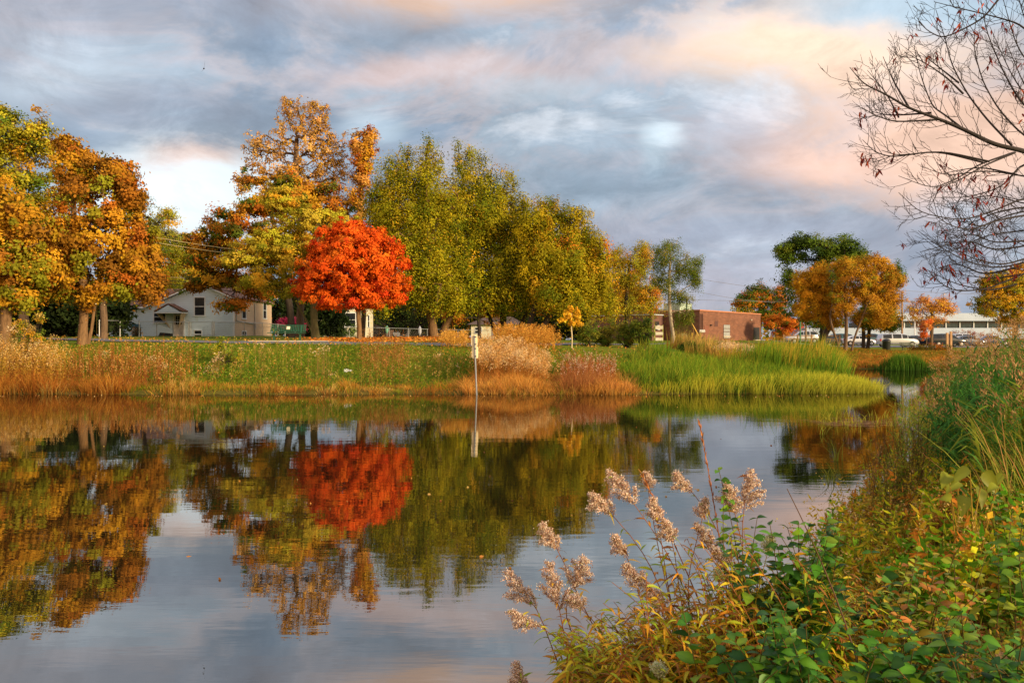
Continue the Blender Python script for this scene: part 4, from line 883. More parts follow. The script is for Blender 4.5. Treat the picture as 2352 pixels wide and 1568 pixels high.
# left wing, set back along the shaded side
m=MB(); m.box(-.004-3.2,-.004,5.5,16,-.6,Hb-.55); wg=m.build('side_wing',BRD,bo)
m=MB(); m.box(-3.35,-.1,5.35,16.1,Hb-.548,Hb-.42); m.build('wing_coping',paint('grey_coping',(0.5,0.55,0.6),.6),bo)
def along(px):                                   # pixel column -> distance along the front wall
    t=(px-CX)/F; c,s=math.cos(ang),math.sin(ang); return (t*d-bx0)/(c-t*s)
def bzz(py,a): dd=d+a*math.sin(ang); return zat(py,dd)-bz
q6x=lambda a:(a*.3507+2350)*.6125
q6y=lambda b:(b*.3507+950)*.6125
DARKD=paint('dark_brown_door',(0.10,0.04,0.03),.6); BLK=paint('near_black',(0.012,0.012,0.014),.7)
def onwall(x0,x1,y0,y1,name,mat,out=.04,par=None):
    a0,a1=along(q6x(x0)),along(q6x(x1)); am=(a0+a1)/2; m=MB(); m.box(a0,a1,-out,-.003,bzz(q6y(y1),am),bzz(q6y(y0),am)); return m.build(name,mat,par or bo)
onwall(828,876,773,938,'door',paint('brown_steel_door',(0.22,0.08,0.05),.5)); onwall(940,974,722,780,'vent_panel',DARKD)
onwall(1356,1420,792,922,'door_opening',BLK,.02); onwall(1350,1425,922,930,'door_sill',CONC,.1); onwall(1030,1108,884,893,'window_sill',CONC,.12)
a0,a1=along(q6x(1034)),along(q6x(1103)); am=(a0+a1)/2; wz=(bzz(q6y(786),am)+bzz(q6y(884),am))/2
m=MB(); m.box(a0,a1,-.03,-.002,wz-1.02,wz+1.02); wf=m.build('window',DARKD,bo)
m=MB(); m.box(a0+.08,a1-.08,-.05,-.031,wz-.95,wz+.95); m.build('pane',paint('milky_pane',(0.45,0.5,0.52),.3),wf)
m=MB(); 
for i in range(1,6): xx=a0+(a1-a0)*i/6; m.box(xx-.03,xx+.03,-.075,-.051,wz-.95,wz+.95)
m.box(a0,a1,-.1,-.076,wz-.05,wz+.03); m.box(a0,a1,-.1,-.076,wz+.4,wz+.46); m.build('window_bars',DARKD,wf)
for a in (768,780,794,808):
    b=along(q6x(a)); m=MB(); m.tube([(b,-.08,bzz(q6y(645),b)),(b,-.08,bzz(q6y(820),b))],.05,6); m.build('conduit_pipe',DARKD,bo)
for a in (770,786,800,815):
    b=along(q6x(a)); m=MB(); m.lathe((b,-.2,bzz(q6y(848),b)),[(.0,0),(.12,.05),(.14,.25),(.08,.42),(0,.44)],8); m.build('electric_meter',paint('meter_grey',(0.6,0.62,0.62),.4),bo)
onwall(740,825,888,906,'pipe_rack',DARKD,.15)
b=along(q6x(1322)); m=MB(); m.box(b-.15,b+.15,-.25,-.01,bzz(q6y(718),b),bzz(q6y(704),b)); m.build('wall_lamp',CONC,bo)
b=along(q6x(893)); m=MB(); m.box(b-.12,b+.12,-.25,-.01,bzz(q6y(775),b),bzz(q6y(760),b)); m.build('wall_lamp',BLK,bo)
m=MB(); b=Lb; m.slab((b+.01,1.0,Hb-.8),(b+.01,9,Hb-.8),(b+1.2,9,Hb-2.6),(b+1.2,1.0,Hb-2.6),.08); m.build('side_awning',paint('grey_awning',(0.35,0.34,0.36),.7),bo)
# window with air conditioner on wing (faces local -y at y=5.5) and roof box
m=MB(); m.box(-2.4,-1.3,5.45,5.495,1.5,2.7); ac=m.build('window',BLK,bo); m=MB(); m.box(-2.2,-1.5,5.2,5.44,1.55,2.2); m.build('air_conditioner',paint('ac_white',(0.55,0.58,0.62),.5),ac)
rx=3.6; m=MB(); m.box(1.0,4.6,3.5,6.0,Hb-.2,Hb+1.25); m.build('roof_vent_box',paint('pale_green_metal',(0.42,0.55,0.45),.5),bo)
m=MB(); m.tube([(.9,2.4,Hb-.2),(.9,2.4,Hb+1.8)],.12,8); m.build('roof_pipe',paint('dark_green_metal',(0.05,0.12,0.09),.5),bo)
# yard things by the brick building
def simple(name,label,cat,x,d,by,mk,mat,rz=0,group=None,bevel=0,smooth=False):
    X=at(x,d); z=min(zat(by,d),tz(X,d)) if by else tz(X,d); m=MB(); mk(m); o=m.build(name,mat,None,smooth,bevel); o.location=(X,d,z-.01); o.rotation_euler=(0,0,rz); return tag(o,label,cat,group)
simple('utility_box','pale green utility cabinet on the grass left of the brick building','utility box',q6x(618),100,None,lambda m:(m.box(-.36,.36,-.3,.3,0,.12),m.prism([(-.33,.12),(.33,.12),(.32,.8),(.22,.95),(-.32,.95)],-.26,.26)),paint('cabinet_green',(0.42,0.52,0.36),.5),bevel=.04)
YEL_=paint('yellow_guard',(0.75,0.42,0.03),.5)
simple('bollard','upright orange-yellow post beside the green utility cabinet','bollard',q6x(700),102,None,lambda m:m.lathe((0,0,0),[(.1,0),(.1,1.0),(.07,1.08),(0,1.1)],10),YEL_,smooth=False)
simple('guy_wire_guard','slanting yellow guy wire guard in front of the brick corner','guy guard',q6x(800),104,None,lambda m:m.tube([(0,0,0),(-.95,0,1.75),(-1.5,0,2.8)],[.075,.075,.02],8),YEL_)
SGN=paint('cream_board',(0.82,0.78,0.62),.6)
X=at(1511,96); so=empty('board_sign',(X,96,tz(X,96))); tag(so,'white slatted boards on posts left of the brick building','sign')
for i,(z0,z1) in enumerate(((1.55,1.95),(.85,1.2),(.15,.5))): m=MB(); m.box(-.3,.62,-.04,.04,z0,z1); m.build('board',SGN,so)
for xx in (-.36,.62): m=MB(); m.box(xx-.05,xx+.05,.045,.13,0,2.05); m.build('post',paint('yellowish_post',(0.5,0.5,0.1),.7),so)
# long white commercial building
d=138.0; k=d/F; wx=at(1850,d); wz0=min(tz(wx,d),tz(at(2300,d),d)); wo=empty('commercial_building',(wx,d,wz0)); tag(wo,'long low white commercial building with a dark upper window band behind the cars','building')
u=lambda px:(px-1850)*k
v=lambda py:zat(py,d)-wz0
PALE=paint('shade_tinted_white_panel',(0.40,0.50,0.68),.5,var=.08,scale=.5); DG=glass_mat('teal_dark_glass',(0.012,0.03,0.035),.1)  # white panels, the cool of their shaded face put into the bluish colour
m=MB(); m.box(0,u(2400),0,18,v(777),v(753)); m.build('lower_fascia',PALE,wo)
m=MB(); m.box(u(2050),u(2400),.6,18,v(752.9),v(737)); m.build('upper_windows',DG,wo)
m=MB(); m.box(u(2040),u(2400),-.4,18,v(736.9),v(719)); m.build('upper_fascia',PALE,wo)
m=MB(); m.box(.3,u(2395),.5,18,-.5,v(777.1)); m.build('shopfront',DG,wo)
for px in range(1880,2400,28): m=MB(); m.box(u(px)-.08,u(px)+.08,.3,.49,0,v(777.2)); m.build('pillar',WHITE,wo)
for px in range(2080,2400,32): m=MB(); m.box(u(px)-.07,u(px)+.07,.4,.59,v(752.8),v(737.1)); m.build('mullion',WHITE,wo)
# red sided shed behind
simple('red_shed','small red wall behind the trees by the white SUV','shed',1813,150,None,lambda m:(m.box(-2.4,2.4,-1,1,0,3.2),m.prism([(-2.7,3.2),(2.7,3.2),(0,4.2)],-1.2,1.2)),paint('barn_red',(0.35,0.04,0.04),.7))

# ------------------------------------------------------------------ fences
NET=paint('fence_wire',(0.16,0.16,0.15),.5,.5)
def chain_fence(name,label,pts,h=1.2,step=2.6,netstep=.16):
    P=[(at(x,d),d) for x,d in pts]; seg=[math.dist(P[i],P[i+1]) for i in range(len(P)-1)]; tot=sum(seg)
    def on(s):
        for i,L in enumerate(seg):
            if s<=L or i==len(seg)-1: t=min(1,s/L); return (P[i][0]+(P[i+1][0]-P[i][0])*t,P[i][1]+(P[i+1][1]-P[i][1])*t)
            s-=L
    x0,y0=P[0]; z0=tz(x0,y0); r=empty(name,(x0,y0,z0)); tag(r,label,'fence'); n=max(1,round(tot/step)); q=[on(tot*i/n) for i in range(n+1)]
    loc=[(a-x0,b-y0,tz(a,b)-z0) for a,b in q]
    for p in loc: m=MB(); m.tube([(p[0],p[1],p[2]-.1),(p[0],p[1],p[2]+h+.05)],.035,6); m.build('post',STEEL,r)
    m=MB(); m.tube([(p[0],p[1],p[2]+h) for p in loc],.028,6); m.build('rail',STEEL,r)
    m=MB(); N=int(tot/netstep)
    for i in range(N):
        for sg in (0,1):
            a=on(tot*i/N); b=on(min(tot,tot*i/N+h)); 
            za=tz(*a)-z0; zb_=tz(*b)-z0
            p=Vector((a[0]-x0,a[1]-y0,za+(0 if sg==0 else h))); qv=Vector((b[0]-x0,b[1]-y0,zb_+(h if sg==0 else 0))); w=.0018
            m.add([p+Vector((0,0,-w)),qv+Vector((0,0,-w)),qv+Vector((0,0,w)),p+Vector((0,0,w))],[(0,1,2,3)])
    m.build('wire_mesh',NET,r); return r
chain_fence('chain_link_fence','chain link fence with a tall corner post in front of the white house wing',[(228,57),(433,69)])
chain_fence('chain_link_fence','low chain link fence along the beige side of the white house',[(492,69.3),(560,70),(660,84),(705,96)])
chain_fence('chain_link_fence','long chain link fence running behind the red maple to the big maples',[(705,98),(830,101),(1000,106),(1180,112)],h=1.35,netstep=.22)
X=at(435,69); go_=empty('fence_gate',(X,69.1,tz(X,69.1))); tag(go_,'narrow chain link gate below the awning','gate')
for a in (0,2.0): m=MB(); m.tube([(a,0,0),(a,0,1.3)],.045,6); m.build('gate_post',STEEL,go_)
m=MB(); m.tube([(.12,0,.12),(.12,0,1.22),(1.88,0,1.22),(1.88,0,.12),(.12,0,.12)],.025,6); m.build('gate_frame',STEEL,go_)
WOODF=paint('weathered_rail_wood',(0.28,0.16,0.09),.85)
X0=at(1800,100); r=empty('split_rail_fence',(X0,100,tz(X0,100))); tag(r,'low weathered split rail fence in front of the white SUV','fence')
for i in range(5): m=MB(); xx=i*1.75; m.box(xx-.08,xx+.08,-.08,.08,-.1,1.05); m.build('post',WOODF,r)
for i in range(4):
    for z in (.45,.85): m=MB(); m.tube([(i*1.75+.08,0,z),(i*1.75+1.67,0,z+.03)],.055,6); m.build('rail',WOODF,r)

# ------------------------------------------------------------------ benches, can, sign, posts, poles
GRM=paint('dark_green_enamel',(0.012,0.10,0.045),.35,.1,coat=.3)
def bench(X,Y,z,rz,L,label,mat,plaque,group=None,seath=.45):
    r=empty('park_bench',(X,Y,z),rz); tag(r,label,'bench')
    n=int(L/.095); m=MB()
    for i in range(n): xx=-L/2+L*(i+.5)/n; m.slab((xx-.024,.17,seath+.05),(xx+.024,.17,seath+.05),(xx+.024,.31,seath+.43),(xx-.024,.31,seath+.43),.02)
    for z_ in (.06,.42): t=(z_-.05)/.38; m.tube([(-L/2,.18+.14*t,seath+z_),(L/2,.18+.14*t,seath+z_)],.018,6)
    b=m.build('backrest',mat,r); m=MB()
    for i in range(n): xx=-L/2+L*(i+.5)/n; m.box(xx-.024,xx+.024,-.25,.15,seath-.02,seath)
    m.tube([(-L/2,-.26,seath-.02),(L/2,-.26,seath-.02)],.022,6); m.tube([(-L/2,.16,seath-.02),(L/2,.16,seath-.02)],.022,6); m.build('seat',mat,r)
    for s in (-1,1):
        xx=s*L*.37; m=MB(); m.box(xx-.045,xx+.045,-.04,.04,0,seath-.022); m.box(xx-.035,xx+.035,-.24,.2,seath-.08,seath-.023); m.box(xx-.06,xx+.06,-.2,.2,0,.03)
        m.slab((xx-.03,.15,seath-.02),(xx+.03,.15,seath-.02),(xx+.03,.3,seath+.42),(xx-.03,.3,seath+.42),-.03); m.build('leg',mat,r)
    if plaque: m=MB(); m.slab((-.09,.215,seath+.17),(.09,.215,seath+.17),(.09,.275,seath+.33),(-.09,.275,seath+.33),-.045); m.build('plaque',paint('cream_plaque',(0.85,0.8,0.6),.5),r)
    return r
# the near bench is seen from behind-front: backrest above seat, facing the pond
bench(at(659,44.6),44.6,tz(at(659,44.6),44.6)+.05,math.radians(-4),2.05,'green slatted metal bench with a cream plaque beside the path',GRM,True)
bench(at(2086,97),97,tz(at(2086,97),97),.05,1.9,'far dark bench on the grass in front of the silver minivan',paint('grey_green_slats',(0.10,0.12,0.08),.6),False)
m=MB(); X=at(659,44.6); m.box(-1.9,2.3,-.75,.7,-.2,.02); pad=m.build('bench_pad',CONC); pad.location=(X,44.6,tz(X,44.6)+.03); tag(pad,kind='structure')
X=at(2036,95.5); r=empty('trash_can',(X,95.5,tz(X,95.5))); tag(r,'black domed trash can on the grass beside the far bench','trash can')
m=MB(); m.lathe((0,0,0),[(.42,0),(.44,.05),(.46,.98),(.47,1.0)],16); m.build('bin',paint('black_plastic',(0.015,0.018,0.02),.5),r,True)
m=MB(); m.lathe((0,0,1.002),[(.49,0),(.49,.06),(.40,.22),(.22,.33),(0,.36)],16); m.build('lid',paint('black_lid',(0.02,0.022,0.025),.4),r,True)
# sign post in the water, seen from the back
d=31.2; X=at(1096,d); r=empty('sign_post',(X,d,0)); tag(r,'leaning metal post with two blank cream sign backs standing at the waterline','sign')
k=d/F; tx=-6.5*k; th=zat(768,d)
m=MB(); m.tube([(0,0,-.5),(tx,0,th-.03)],.032,8); m.build('post',paint('dull_grey_post',(0.20,0.22,0.25),.5,.3),r)
CRM=paint('cream_sign_back',(0.86,0.74,0.46),.5,var=.05)
def plate(zc,h,w,xo):
    m=MB(); n=5; rr=.05; poly=[]
    for cx_,cz_,a0 in ((w/2-rr,h/2-rr,0),(-w/2+rr,h/2-rr,90),(-w/2+rr,-h/2+rr,180),(w/2-rr,-h/2+rr,270)):
        for i in range(n): a=math.radians(a0+90*i/(n-1)); poly.append((xo+cx_+rr*math.cos(a),zc+cz_+rr*math.sin(a)))
    m.prism(poly,.045,.05); return m.build('sign_plate',CRM,r)
z1=zat(790,d); z2=zat(811.5,d)-.12; hp=(zat(768,d)-zat(811,d))/2*1.02
plate(th-.235,.45,.25,tx+.0); plate(th-.70,.46,.25,tx+.025)
m=MB(); 
for z in (th-.1,th-.38,th-.55,th-.85): m.box(tx+.03-.02,tx+.03+.05,-.05,-.036,z-.02,z+.02)
m.build('bolt',paint('dark_bolt',(0.06,0.05,0.08),.4,.5),r)
m=MB(); m.box(-.4,.4,-.2,.2,0,.01)
# wooden posts by cars
simple('wooden_post','pair of short wooden posts in front of the dark SUV','post',2182,88,None,lambda m:(m.box(-.42,-.2,-.1,.1,0,2.0),m.box(.0,.2,-.1,.1,0,2.15)),paint('tan_post',(0.5,0.3,0.16),.8))
simple('green_post','slim green metal post left of the golden trees','post',1838,97,None,lambda m:m.tube([(0,0,0),(0,0,3.4)],.09,8),paint('green_post_paint',(0.03,0.2,0.1),.5))
simple('wooden_post','grey wooden pole between the green post and the dark leaning trunk','post',1851,101,None,lambda m:m.tube([(0,0,0),(0,0,3.2)],.13,8),paint('grey_post',(0.3,0.22,0.16),.8))
X=at(2072,118); r=empty('utility_pole',(X,118,tz(X,118))); tag(r,'tall thin utility pole with crossarm right of the golden trees','utility pole')
zt=zat(668,118)-r.location.z; m=MB(); m.tube([(0,0,0),(0,0,zt)],[.16,.12],8); m.build('pole',paint('pole_wood',(0.36,0.22,0.12),.9),r)
m=MB(); m.box(-.5,1.9,-.08,.08,zt-1.65,zt-1.5); m.build('crossarm',paint('arm_wood',(0.2,0.17,0.15),.9),r)
m=MB(); m.box(1.2,2.6,-.1,.1,zt-5.5,zt-5.25); m.build('lamp_arm',paint('lamp_grey',(0.1,0.1,0.12),.6),r)
simple('light_pole','thin pale pole right of the utility pole in the car park','pole',2101,116,None,lambda m:m.tube([(0,0,0),(0,0,4.3)],.09,6),WHITE)
simple('light_pole','thin pale pole with a small sign by the orange tree','pole',2121,116,None,lambda m:(m.tube([(0,0,0),(0,0,6.4)],.09,6),m.box(-.3,.3,-.11,-.09,5.6,6.4)),WHITE)
def wire(label,pts,rad,mat,group,sag=0.3):
    P=[Vector((at(x,d),d,zat(y,d))) for x,y,d in pts]; o0=P[0]; Q=[]
    for i in range(len(P)-1):
        for j in range(8): t=j/8; p=P[i].lerp(P[i+1],t); p.z-=sag*4*t*(1-t); Q.append(p-o0)
    Q.append(P[-1]-o0); m=MB(); m.tube(Q,rad,5); o=m.build('power_line',mat); o.location=o0; tag(o,label,'cable',group)
WG=paint('bright_wire',(0.55,0.45,0.22),.5); WB=paint('black_wire',(0.02,0.02,0.02),.6); WM=paint('grey_wire',(0.2,0.2,0.22),.6)
for lab,pts,mt in [('uppermost of the three wires crossing the white house',[(300,627,60),(760,664,60)],WG),('middle of the three wires crossing the white house',[(300,635,60),(760,673,60)],WB),
   ('lowest, thickest wire crossing the white house gable',[(300,641,60),(760,690,60)],WB),
   ('uppermost of the two bright wires high in the left trees',[(330,540,58),(620,582,58)],WG),('lower of the two bright wires high in the left trees',[(330,552,58),(620,592,58)],WG)]:
    wire(lab,pts,.022 if mt is WG else .026,mt,'wires over the white house',.1)
for lab,pts in [('top wire right of the airy tree, over the brick building',[(1600,640,118),(2072,700,118)]),('straight middle wire over the brick building',[(1590,688,118),(2072,690,118)]),
   ('sagging lower wire over the brick roof',[(1590,667,118),(1780,695,118)]),('wire running right from the utility pole',[(2072,667,118),(2420,676,118)])]:
    wire(lab,pts,.022,WM,'wires over the brick building',.25)
# folded umbrellas and patio furniture
for lab,a,b0,b1,dd,c in [('grey folded patio umbrella in front of the cream house',881,685,790,104,(0.35,0.38,0.45)),('green folded patio umbrella behind the fence',1474,795,880,110,(0.15,0.35,0.28)),('grey folded patio umbrella left of the big maple trunk',1836,800,900,108,(0.40,0.42,0.50))]:
    px=c4x(a); X=at(px,dd); zz=tz(X,dd); t=zat(c4y(b0),dd)-zz; bt=zat(c4y(b1),dd)-zz; r=empty('patio_umbrella',(X,dd,zz)); tag(r,lab,'umbrella','folded patio umbrellas')
    m=MB(); m.tube([(0,0,0),(0,0,t)],.03,6); m.build('pole',STEEL,r); m=MB(); m.lathe((0,0,0),[(.07,bt),(.2,bt+.3),(.24,bt+.9),(.17,t-.3),(.04,t)],8); m.build('canopy',paint('umbrella_cloth',c,.8),r)
def chair(lab,x,d,c,rz,w=.7,h=1.0,group=None,slat=None,zoff=0):
    X=at(x,d); r=empty('garden_chair',(X,d,tz(X,d)+zoff),rz); tag(r,lab,'chair',group); mt=paint('chair_paint',c,.6)
    m=MB(); m.box(-w/2,w/2,-.3,.3,.36,.41); m.build('seat',mt,r); m=MB()
    for i in range(5): xx=-w/2+w*(i+.5)/5; m.slab((xx-w*.07,.3,.4),(xx+w*.07,.3,.4),(xx+w*.07,.55,h),(xx-w*.07,.55,h),-.03)
    m.build('backrest',mt,r)
    for sx in (-1,1):
        for sy in (-1,1): m=MB(); m.box(sx*w*.45-.03,sx*w*.45+.03,sy*.26-.03,sy*.26+.03,0,.359); m.build('leg',mt,r)
        m=MB(); m.box(sx*w*.5-.05,sx*w*.5+.05,-.32,.32,.6,.63); m.build('armrest',mt,r)
chair('dark red slatted garden chair at the right end of the green bench',708,93,(0.3,0.02,0.03),.3,1.5,1.4)
chair('brown lounge chair behind the fence, left of the grey umbrella',c4x(1490),112,(0.25,0.13,0.09),-.6,1.0,1.2,'patio chairs')
chair('grey low lounge chair nearest the grey umbrella',c4x(1600),112,(0.16,0.16,0.17),.8,1.2,.9,'patio chairs')
chair('grey tilted chair just left of the big maple trunk',c4x(1680),112,(0.2,0.18,0.17),-.9,.8,1.3,'patio chairs')
chair('white plastic chair by the wing wall of the white house',270,67,(0.7,0.72,0.75),.5,.55,.95)
simple('patio_table','blue topped table behind the fence of the white house','table',298,66.5,None,lambda m:(m.box(-.9,.9,-.4,.4,.7,.76),m.box(-.8,-.72,-.3,.3,0,.7),m.box(.72,.8,-.3,.3,0,.7),m.box(.2,.8,-.2,.2,.76,1.02)),paint('blue_table',(0.05,0.14,0.2),.5))
simple('barbecue_cover','black covered box at the foot of the white house wall','box',upx(800)/hd*F+537,68.5,None,lambda m:m.prism([(-.55,0),(.55,0),(.45,.25),(-.4,.32)],-.25,.25),BLK)
simple('litter','crumpled white litter on the green bank below the red maple','litter',(1030/2.94+950)*.6125,36,None,lambda m:(m.prism([(-.12,.02),(.0,.0),(.12,.06),(.08,.11),(-.03,.15),(-.12,.12)],-.05,.05),m.prism([(.13,.02),(.24,.05),(.2,.11),(.14,.1)],-.03,.04)),WHITE)

# ------------------------------------------------------------------ cars
TYRE=paint('tyre_rubber',(0.015,0.015,0.016),.8); RIM=paint('alloy_rim',(0.5,0.52,0.55),.3,.8); LAMP=paint('headlight_lens',(0.7,0.72,0.75),.15); TAIL=paint('tail_light',(0.5,0.02,0.02),.2)
CGL=glass_mat('car_glass',(0.015,0.02,0.025),.05)
def car(label,x,d,kind,c,L,right=True,name='parked_car'):
    X=at(x,d); r=empty(name,(X,d,tz(X,d)+.075),0 if right else math.pi); tag(r,label,{'van':'van','suv':'SUV','sedan':'car'}[kind],'cars in the car park')
    PT=paint('car_paint',c,.25,.3,.04,1.0,coat=1.0)
    S={'van':[(0,.5,.95,.95),(.02,.4,1.05,1.3),(.05,.35,1.08,1.68),(.3,.3,1.08,1.76),(.55,.3,1.08,1.74),(.70,.3,1.08,1.62),(.855,.3,1.08,1.13),(.93,.3,1.0,1.0),(.985,.35,.82,.82),(1,.45,.6,.6)],
       'suv':[(0,.5,.95,.95),(.02,.42,1.05,1.25),(.07,.38,1.1,1.66),(.3,.33,1.1,1.72),(.5,.33,1.1,1.70),(.60,.33,1.1,1.6),(.74,.33,1.1,1.14),(.9,.33,1.02,1.02),(.98,.38,.85,.85),(1,.45,.6,.6)],
       'sedan':[(0,.45,.8,.8),(.02,.35,.92,.92),(.12,.3,.95,1.0),(.26,.25,.95,1.36),(.45,.25,.95,1.44),(.58,.25,.95,1.36),(.74,.25,.95,.99),(.9,.25,.82,.82),(.98,.3,.7,.7),(1,.4,.55,.55)]}[kind]
    W=.9; vs=[]; fs=[]
    for t,zb_,zm,zt in S:
        w=W*(1-.18*max(0,abs(t-.5)*2-.8)/.2); cab=zt>zm+.03; wr=w*(.8 if cab else .93); xx=(t-.5)*L
        vs+=[(xx,-w*.9,zb_),(xx,-w,(zb_+zm)*.5),(xx,-w*.97,zm),(xx,-wr,zt-.04*cab),(xx,-wr*.6,zt+.03),(xx,wr*.6,zt+.03),(xx,wr,zt-.04*cab),(xx,w*.97,zm),(xx,w,(zb_+zm)*.5),(xx,w*.9,zb_)]
    n=10
    for i in range(len(S)-1):
        for k_ in range(n): fs.append((i*n+k_,i*n+(k_+1)%n,(i+1)*n+(k_+1)%n,(i+1)*n+k_))
    fs.append(tuple(range(n-1,-1,-1))); fs.append(tuple((len(S)-1)*n+k_ for k_ in range(n)))
    m=MB(); m.add(vs,fs); m.build('body',PT,r,True)
    def panel(a,b,c_,d_,name,ins=.08):
        a,b,c_,d_=map(Vector,(a,b,c_,d_)); ce=(a+b+c_+d_)/4; q=[ce+(p-ce)*(1-ins) for p in (a,b,c_,d_)]; nn=(q[1]-q[0]).cross(q[3]-q[0]).normalized()
        if nn.dot(ce-Vector((0,0,.9)))<0: nn=-nn
        m=MB(); m.slab(*[p+nn*.018 for p in q],.012); m.build(name,CGL,r)
    cabs=[i for i in range(len(S)) if S[i][3]>S[i][2]+.03]
    P=lambda i,j:vs[i*n+j]
    for i in range(cabs[0],cabs[-1]):
        if S[i+1][0]-S[i][0]<.04: continue
        for lo,hi in ((2,3),(7,6)): panel(P(i,lo),P(i+1,lo),P(i+1,hi),P(i,hi),'side_window',.14)
    j=cabs[-1]+0; i=cabs[-1]-1 if S[cabs[-1]][3]-S[cabs[-1]][2]<.1 else cabs[-1]
    panel(P(i,3),P(i+1,3),P(i+1,6),P(i,6),'windscreen',.12)
    for fx in (.17,.80):
        for s in (-1,1):
            wl=MB(); wl.lathe((0,0,0),[(.2,-.11),(.33,-.11),(.345,-.05),(.345,.08),(.33,.11),(.2,.11)],18); w=wl.build('wheel',TYRE,r,False); w.location=((fx-.5)*L,s*(W-.06),.335); w.rotation_euler=(math.pi/2,0,0)
            rm=MB(); rm.lathe((0,0,0),[(.06,-.125),(.2,-.115),(.2,.115),(.06,.125)],12); rm.build('rim',RIM,w)
            ar=MB(); pts=[]
            for q in range(13): a=math.pi*q/12; pts.append(((fx-.5)*L+.40*math.cos(a),.335+.40*math.sin(a)))
            ar.prism(pts,s*(W+.005) if s<0 else W-.1,s*(W-.1) if s<0 else W+.005); ar.build('wheel_arch',TYRE,r)
    for s in (-1,1):
        m=MB(); m.box(L*.455,L*.492,s*W*.55-.17,s*W*.55+.17,.66,.80); m.build('headlight',LAMP,r); m=MB(); m.box(-L*.502,-L*.485,s*W*.72-.12,s*W*.72+.12,.75,1.05); m.build('tail_light',TAIL,r)
    m=MB(); m.box(-L*.35,L*.30,-W-.012,-W+.03,.42,.47); m.box(-L*.35,L*.30,W-.03,W+.012,.42,.47); m.build('side_trim',TYRE,r)
    return r
car('white SUV at the left end of the car park behind the rail fence',1841,110,'suv',(0.66,0.68,0.72),4.4,False)
car('dark grey SUV half hidden by the dark leaning trunk',1900,111,'sedan',(0.05,0.05,0.06),4.9)
car('white hatchback behind the golden tree trunks',1972,110,'sedan',(0.72,0.75,0.80),4.6)
car('dark teal car behind the twin dark trunks',1944,115,'suv',(0.03,0.12,0.14),4.6)
car('teal car between the twin trunks and the silver minivan',2008,116,'suv',(0.03,0.11,0.14),4.4)
car('silver minivan behind the trash can',2061,106,'van',(0.62,0.65,0.70),5.1)
car('dark sedan between the silver minivan and the scarlet tree',2104,110,'sedan',(0.04,0.045,0.06),4.6)
car('black SUV behind the pair of wooden posts',2175,107,'suv',(0.025,0.035,0.045),4.8)
car('grey-blue sedan right of the black SUV',2222,109,'sedan',(0.12,0.16,0.22),4.6)
car('white car roof showing behind the grey-blue sedan',2218,116,'suv',(0.7,0.72,0.75),4.4)
car('blue car half hidden by the reeds at right',2278,110,'sedan',(0.04,0.08,0.2),4.4)
# ------------------------------------------------------------------ person
X=at(1375,88); r=empty('person',(X,88,tz(X,88)),math.radians(200)); tag(r,'person in a pink cap and patterned brown jacket behind the bank shrubs','person')
SK=paint('skin',(0.45,0.25,0.17),.6); JK=paint('patterned_jacket',(0.22,0.17,0.06),.9,var=.7,scale=9); TR=paint('dark_trousers',(0.03,0.03,0.04),.9)
def loft(rings,name,mat,par,n=12):
    m=MB(); b=[]
    for (cx_,cy_,cz_,rx_,ry_) in rings:
        for k_ in range(n): a=2*math.pi*k_/n; m.v.append((cx_+rx_*math.cos(a),cy_+ry_*math.sin(a),cz_))
    for i in range(len(rings)-1):
        for k_ in range(n): m.f.append((i*n+k_,i*n+(k_+1)%n,(i+1)*n+(k_+1)%n,(i+1)*n+k_))
    m.f.append(tuple(range(n-1,-1,-1))); m.f.append(tuple((len(rings)-1)*n+k_ for k_ in range(n))); return m.build(name,mat,par,True)
loft([(0,0,.9,.14,.10),(0,0,1.2,.15,.10),(0,0,1.38,.17,.1),(0,0,1.43,.09,.08),(0,0,1.47,.055,.055),(0,-.01,1.53,.06,.07),(0,-.02,1.58,.075,.095),(0,-.015,1.65,.08,.1),(0,0,1.72,.065,.08),(0,0,1.76,.02,.03)],'body',SK,r)
loft([(0,0,.82,.2,.14),(0,0,1.0,.2,.14),(0,0,1.2,.2,.135),(0,0,1.36,.22,.12),(0,0,1.43,.15,.1),(0,0,1.46,.08,.08)],'jacket',JK,r)
for s in (-1,1):
    m=MB(); m.tube([(s*.2,0,1.37),(s*.27,-.02,1.12),(s*.2,-.24,1.02)],[.07,.06,.045],10); m.build('sleeve',JK,r,True)
    m=MB(); m.tube([(s*.1,0,.86),(s*.11,-.02,.48),(s*.11,.02,.06)],[.1,.075,.06],10); m.build('trouser_leg',TR,r,True)
    m=MB(); m.box(s*.11-.05,s*.11+.05,-.2,.08,0,.09); m.build('shoe',BLK,r,bevel=.02)
loft([(0,0,1.64,.088,.108),(0,0,1.70,.09,.11),(0,0,1.76,.075,.09),(0,0,1.79,.03,.04)],'cap',paint('pink_cap',(0.72,0.08,0.3),.8),r)
m=MB(); m.prism([(-.075,1.655),(.075,1.655),(.07,1.675),(-.07,1.675)],-.2,-.09); m.build('cap_brim',paint('pink_brim',(0.7,0.08,0.3),.8),r)
# bird
m=MB(); m.tube([(0,-.18,0),(0,0,.01),(0,.2,0)],[.02,.06,.01],8); m.add([(0,-.06,.02),(-.25,.02,.28),(-.5,.1,.5),(-.2,.12,.2),(0,.08,.02)],[(0,1,2,3,4)]); m.add([(0,-.06,.02),(.1,.02,-.3),(.12,.12,-.5),(.06,.12,-.2),(0,.08,.02)],[(0,1,2,3,4)])
bd=m.build('flying_bird',BLK); bd.location=(at(468,60),60,zat(158,60)); bd.rotation_euler=(.3,.9,.5); tag(bd,'small dark bird flying high in the left sky','bird')
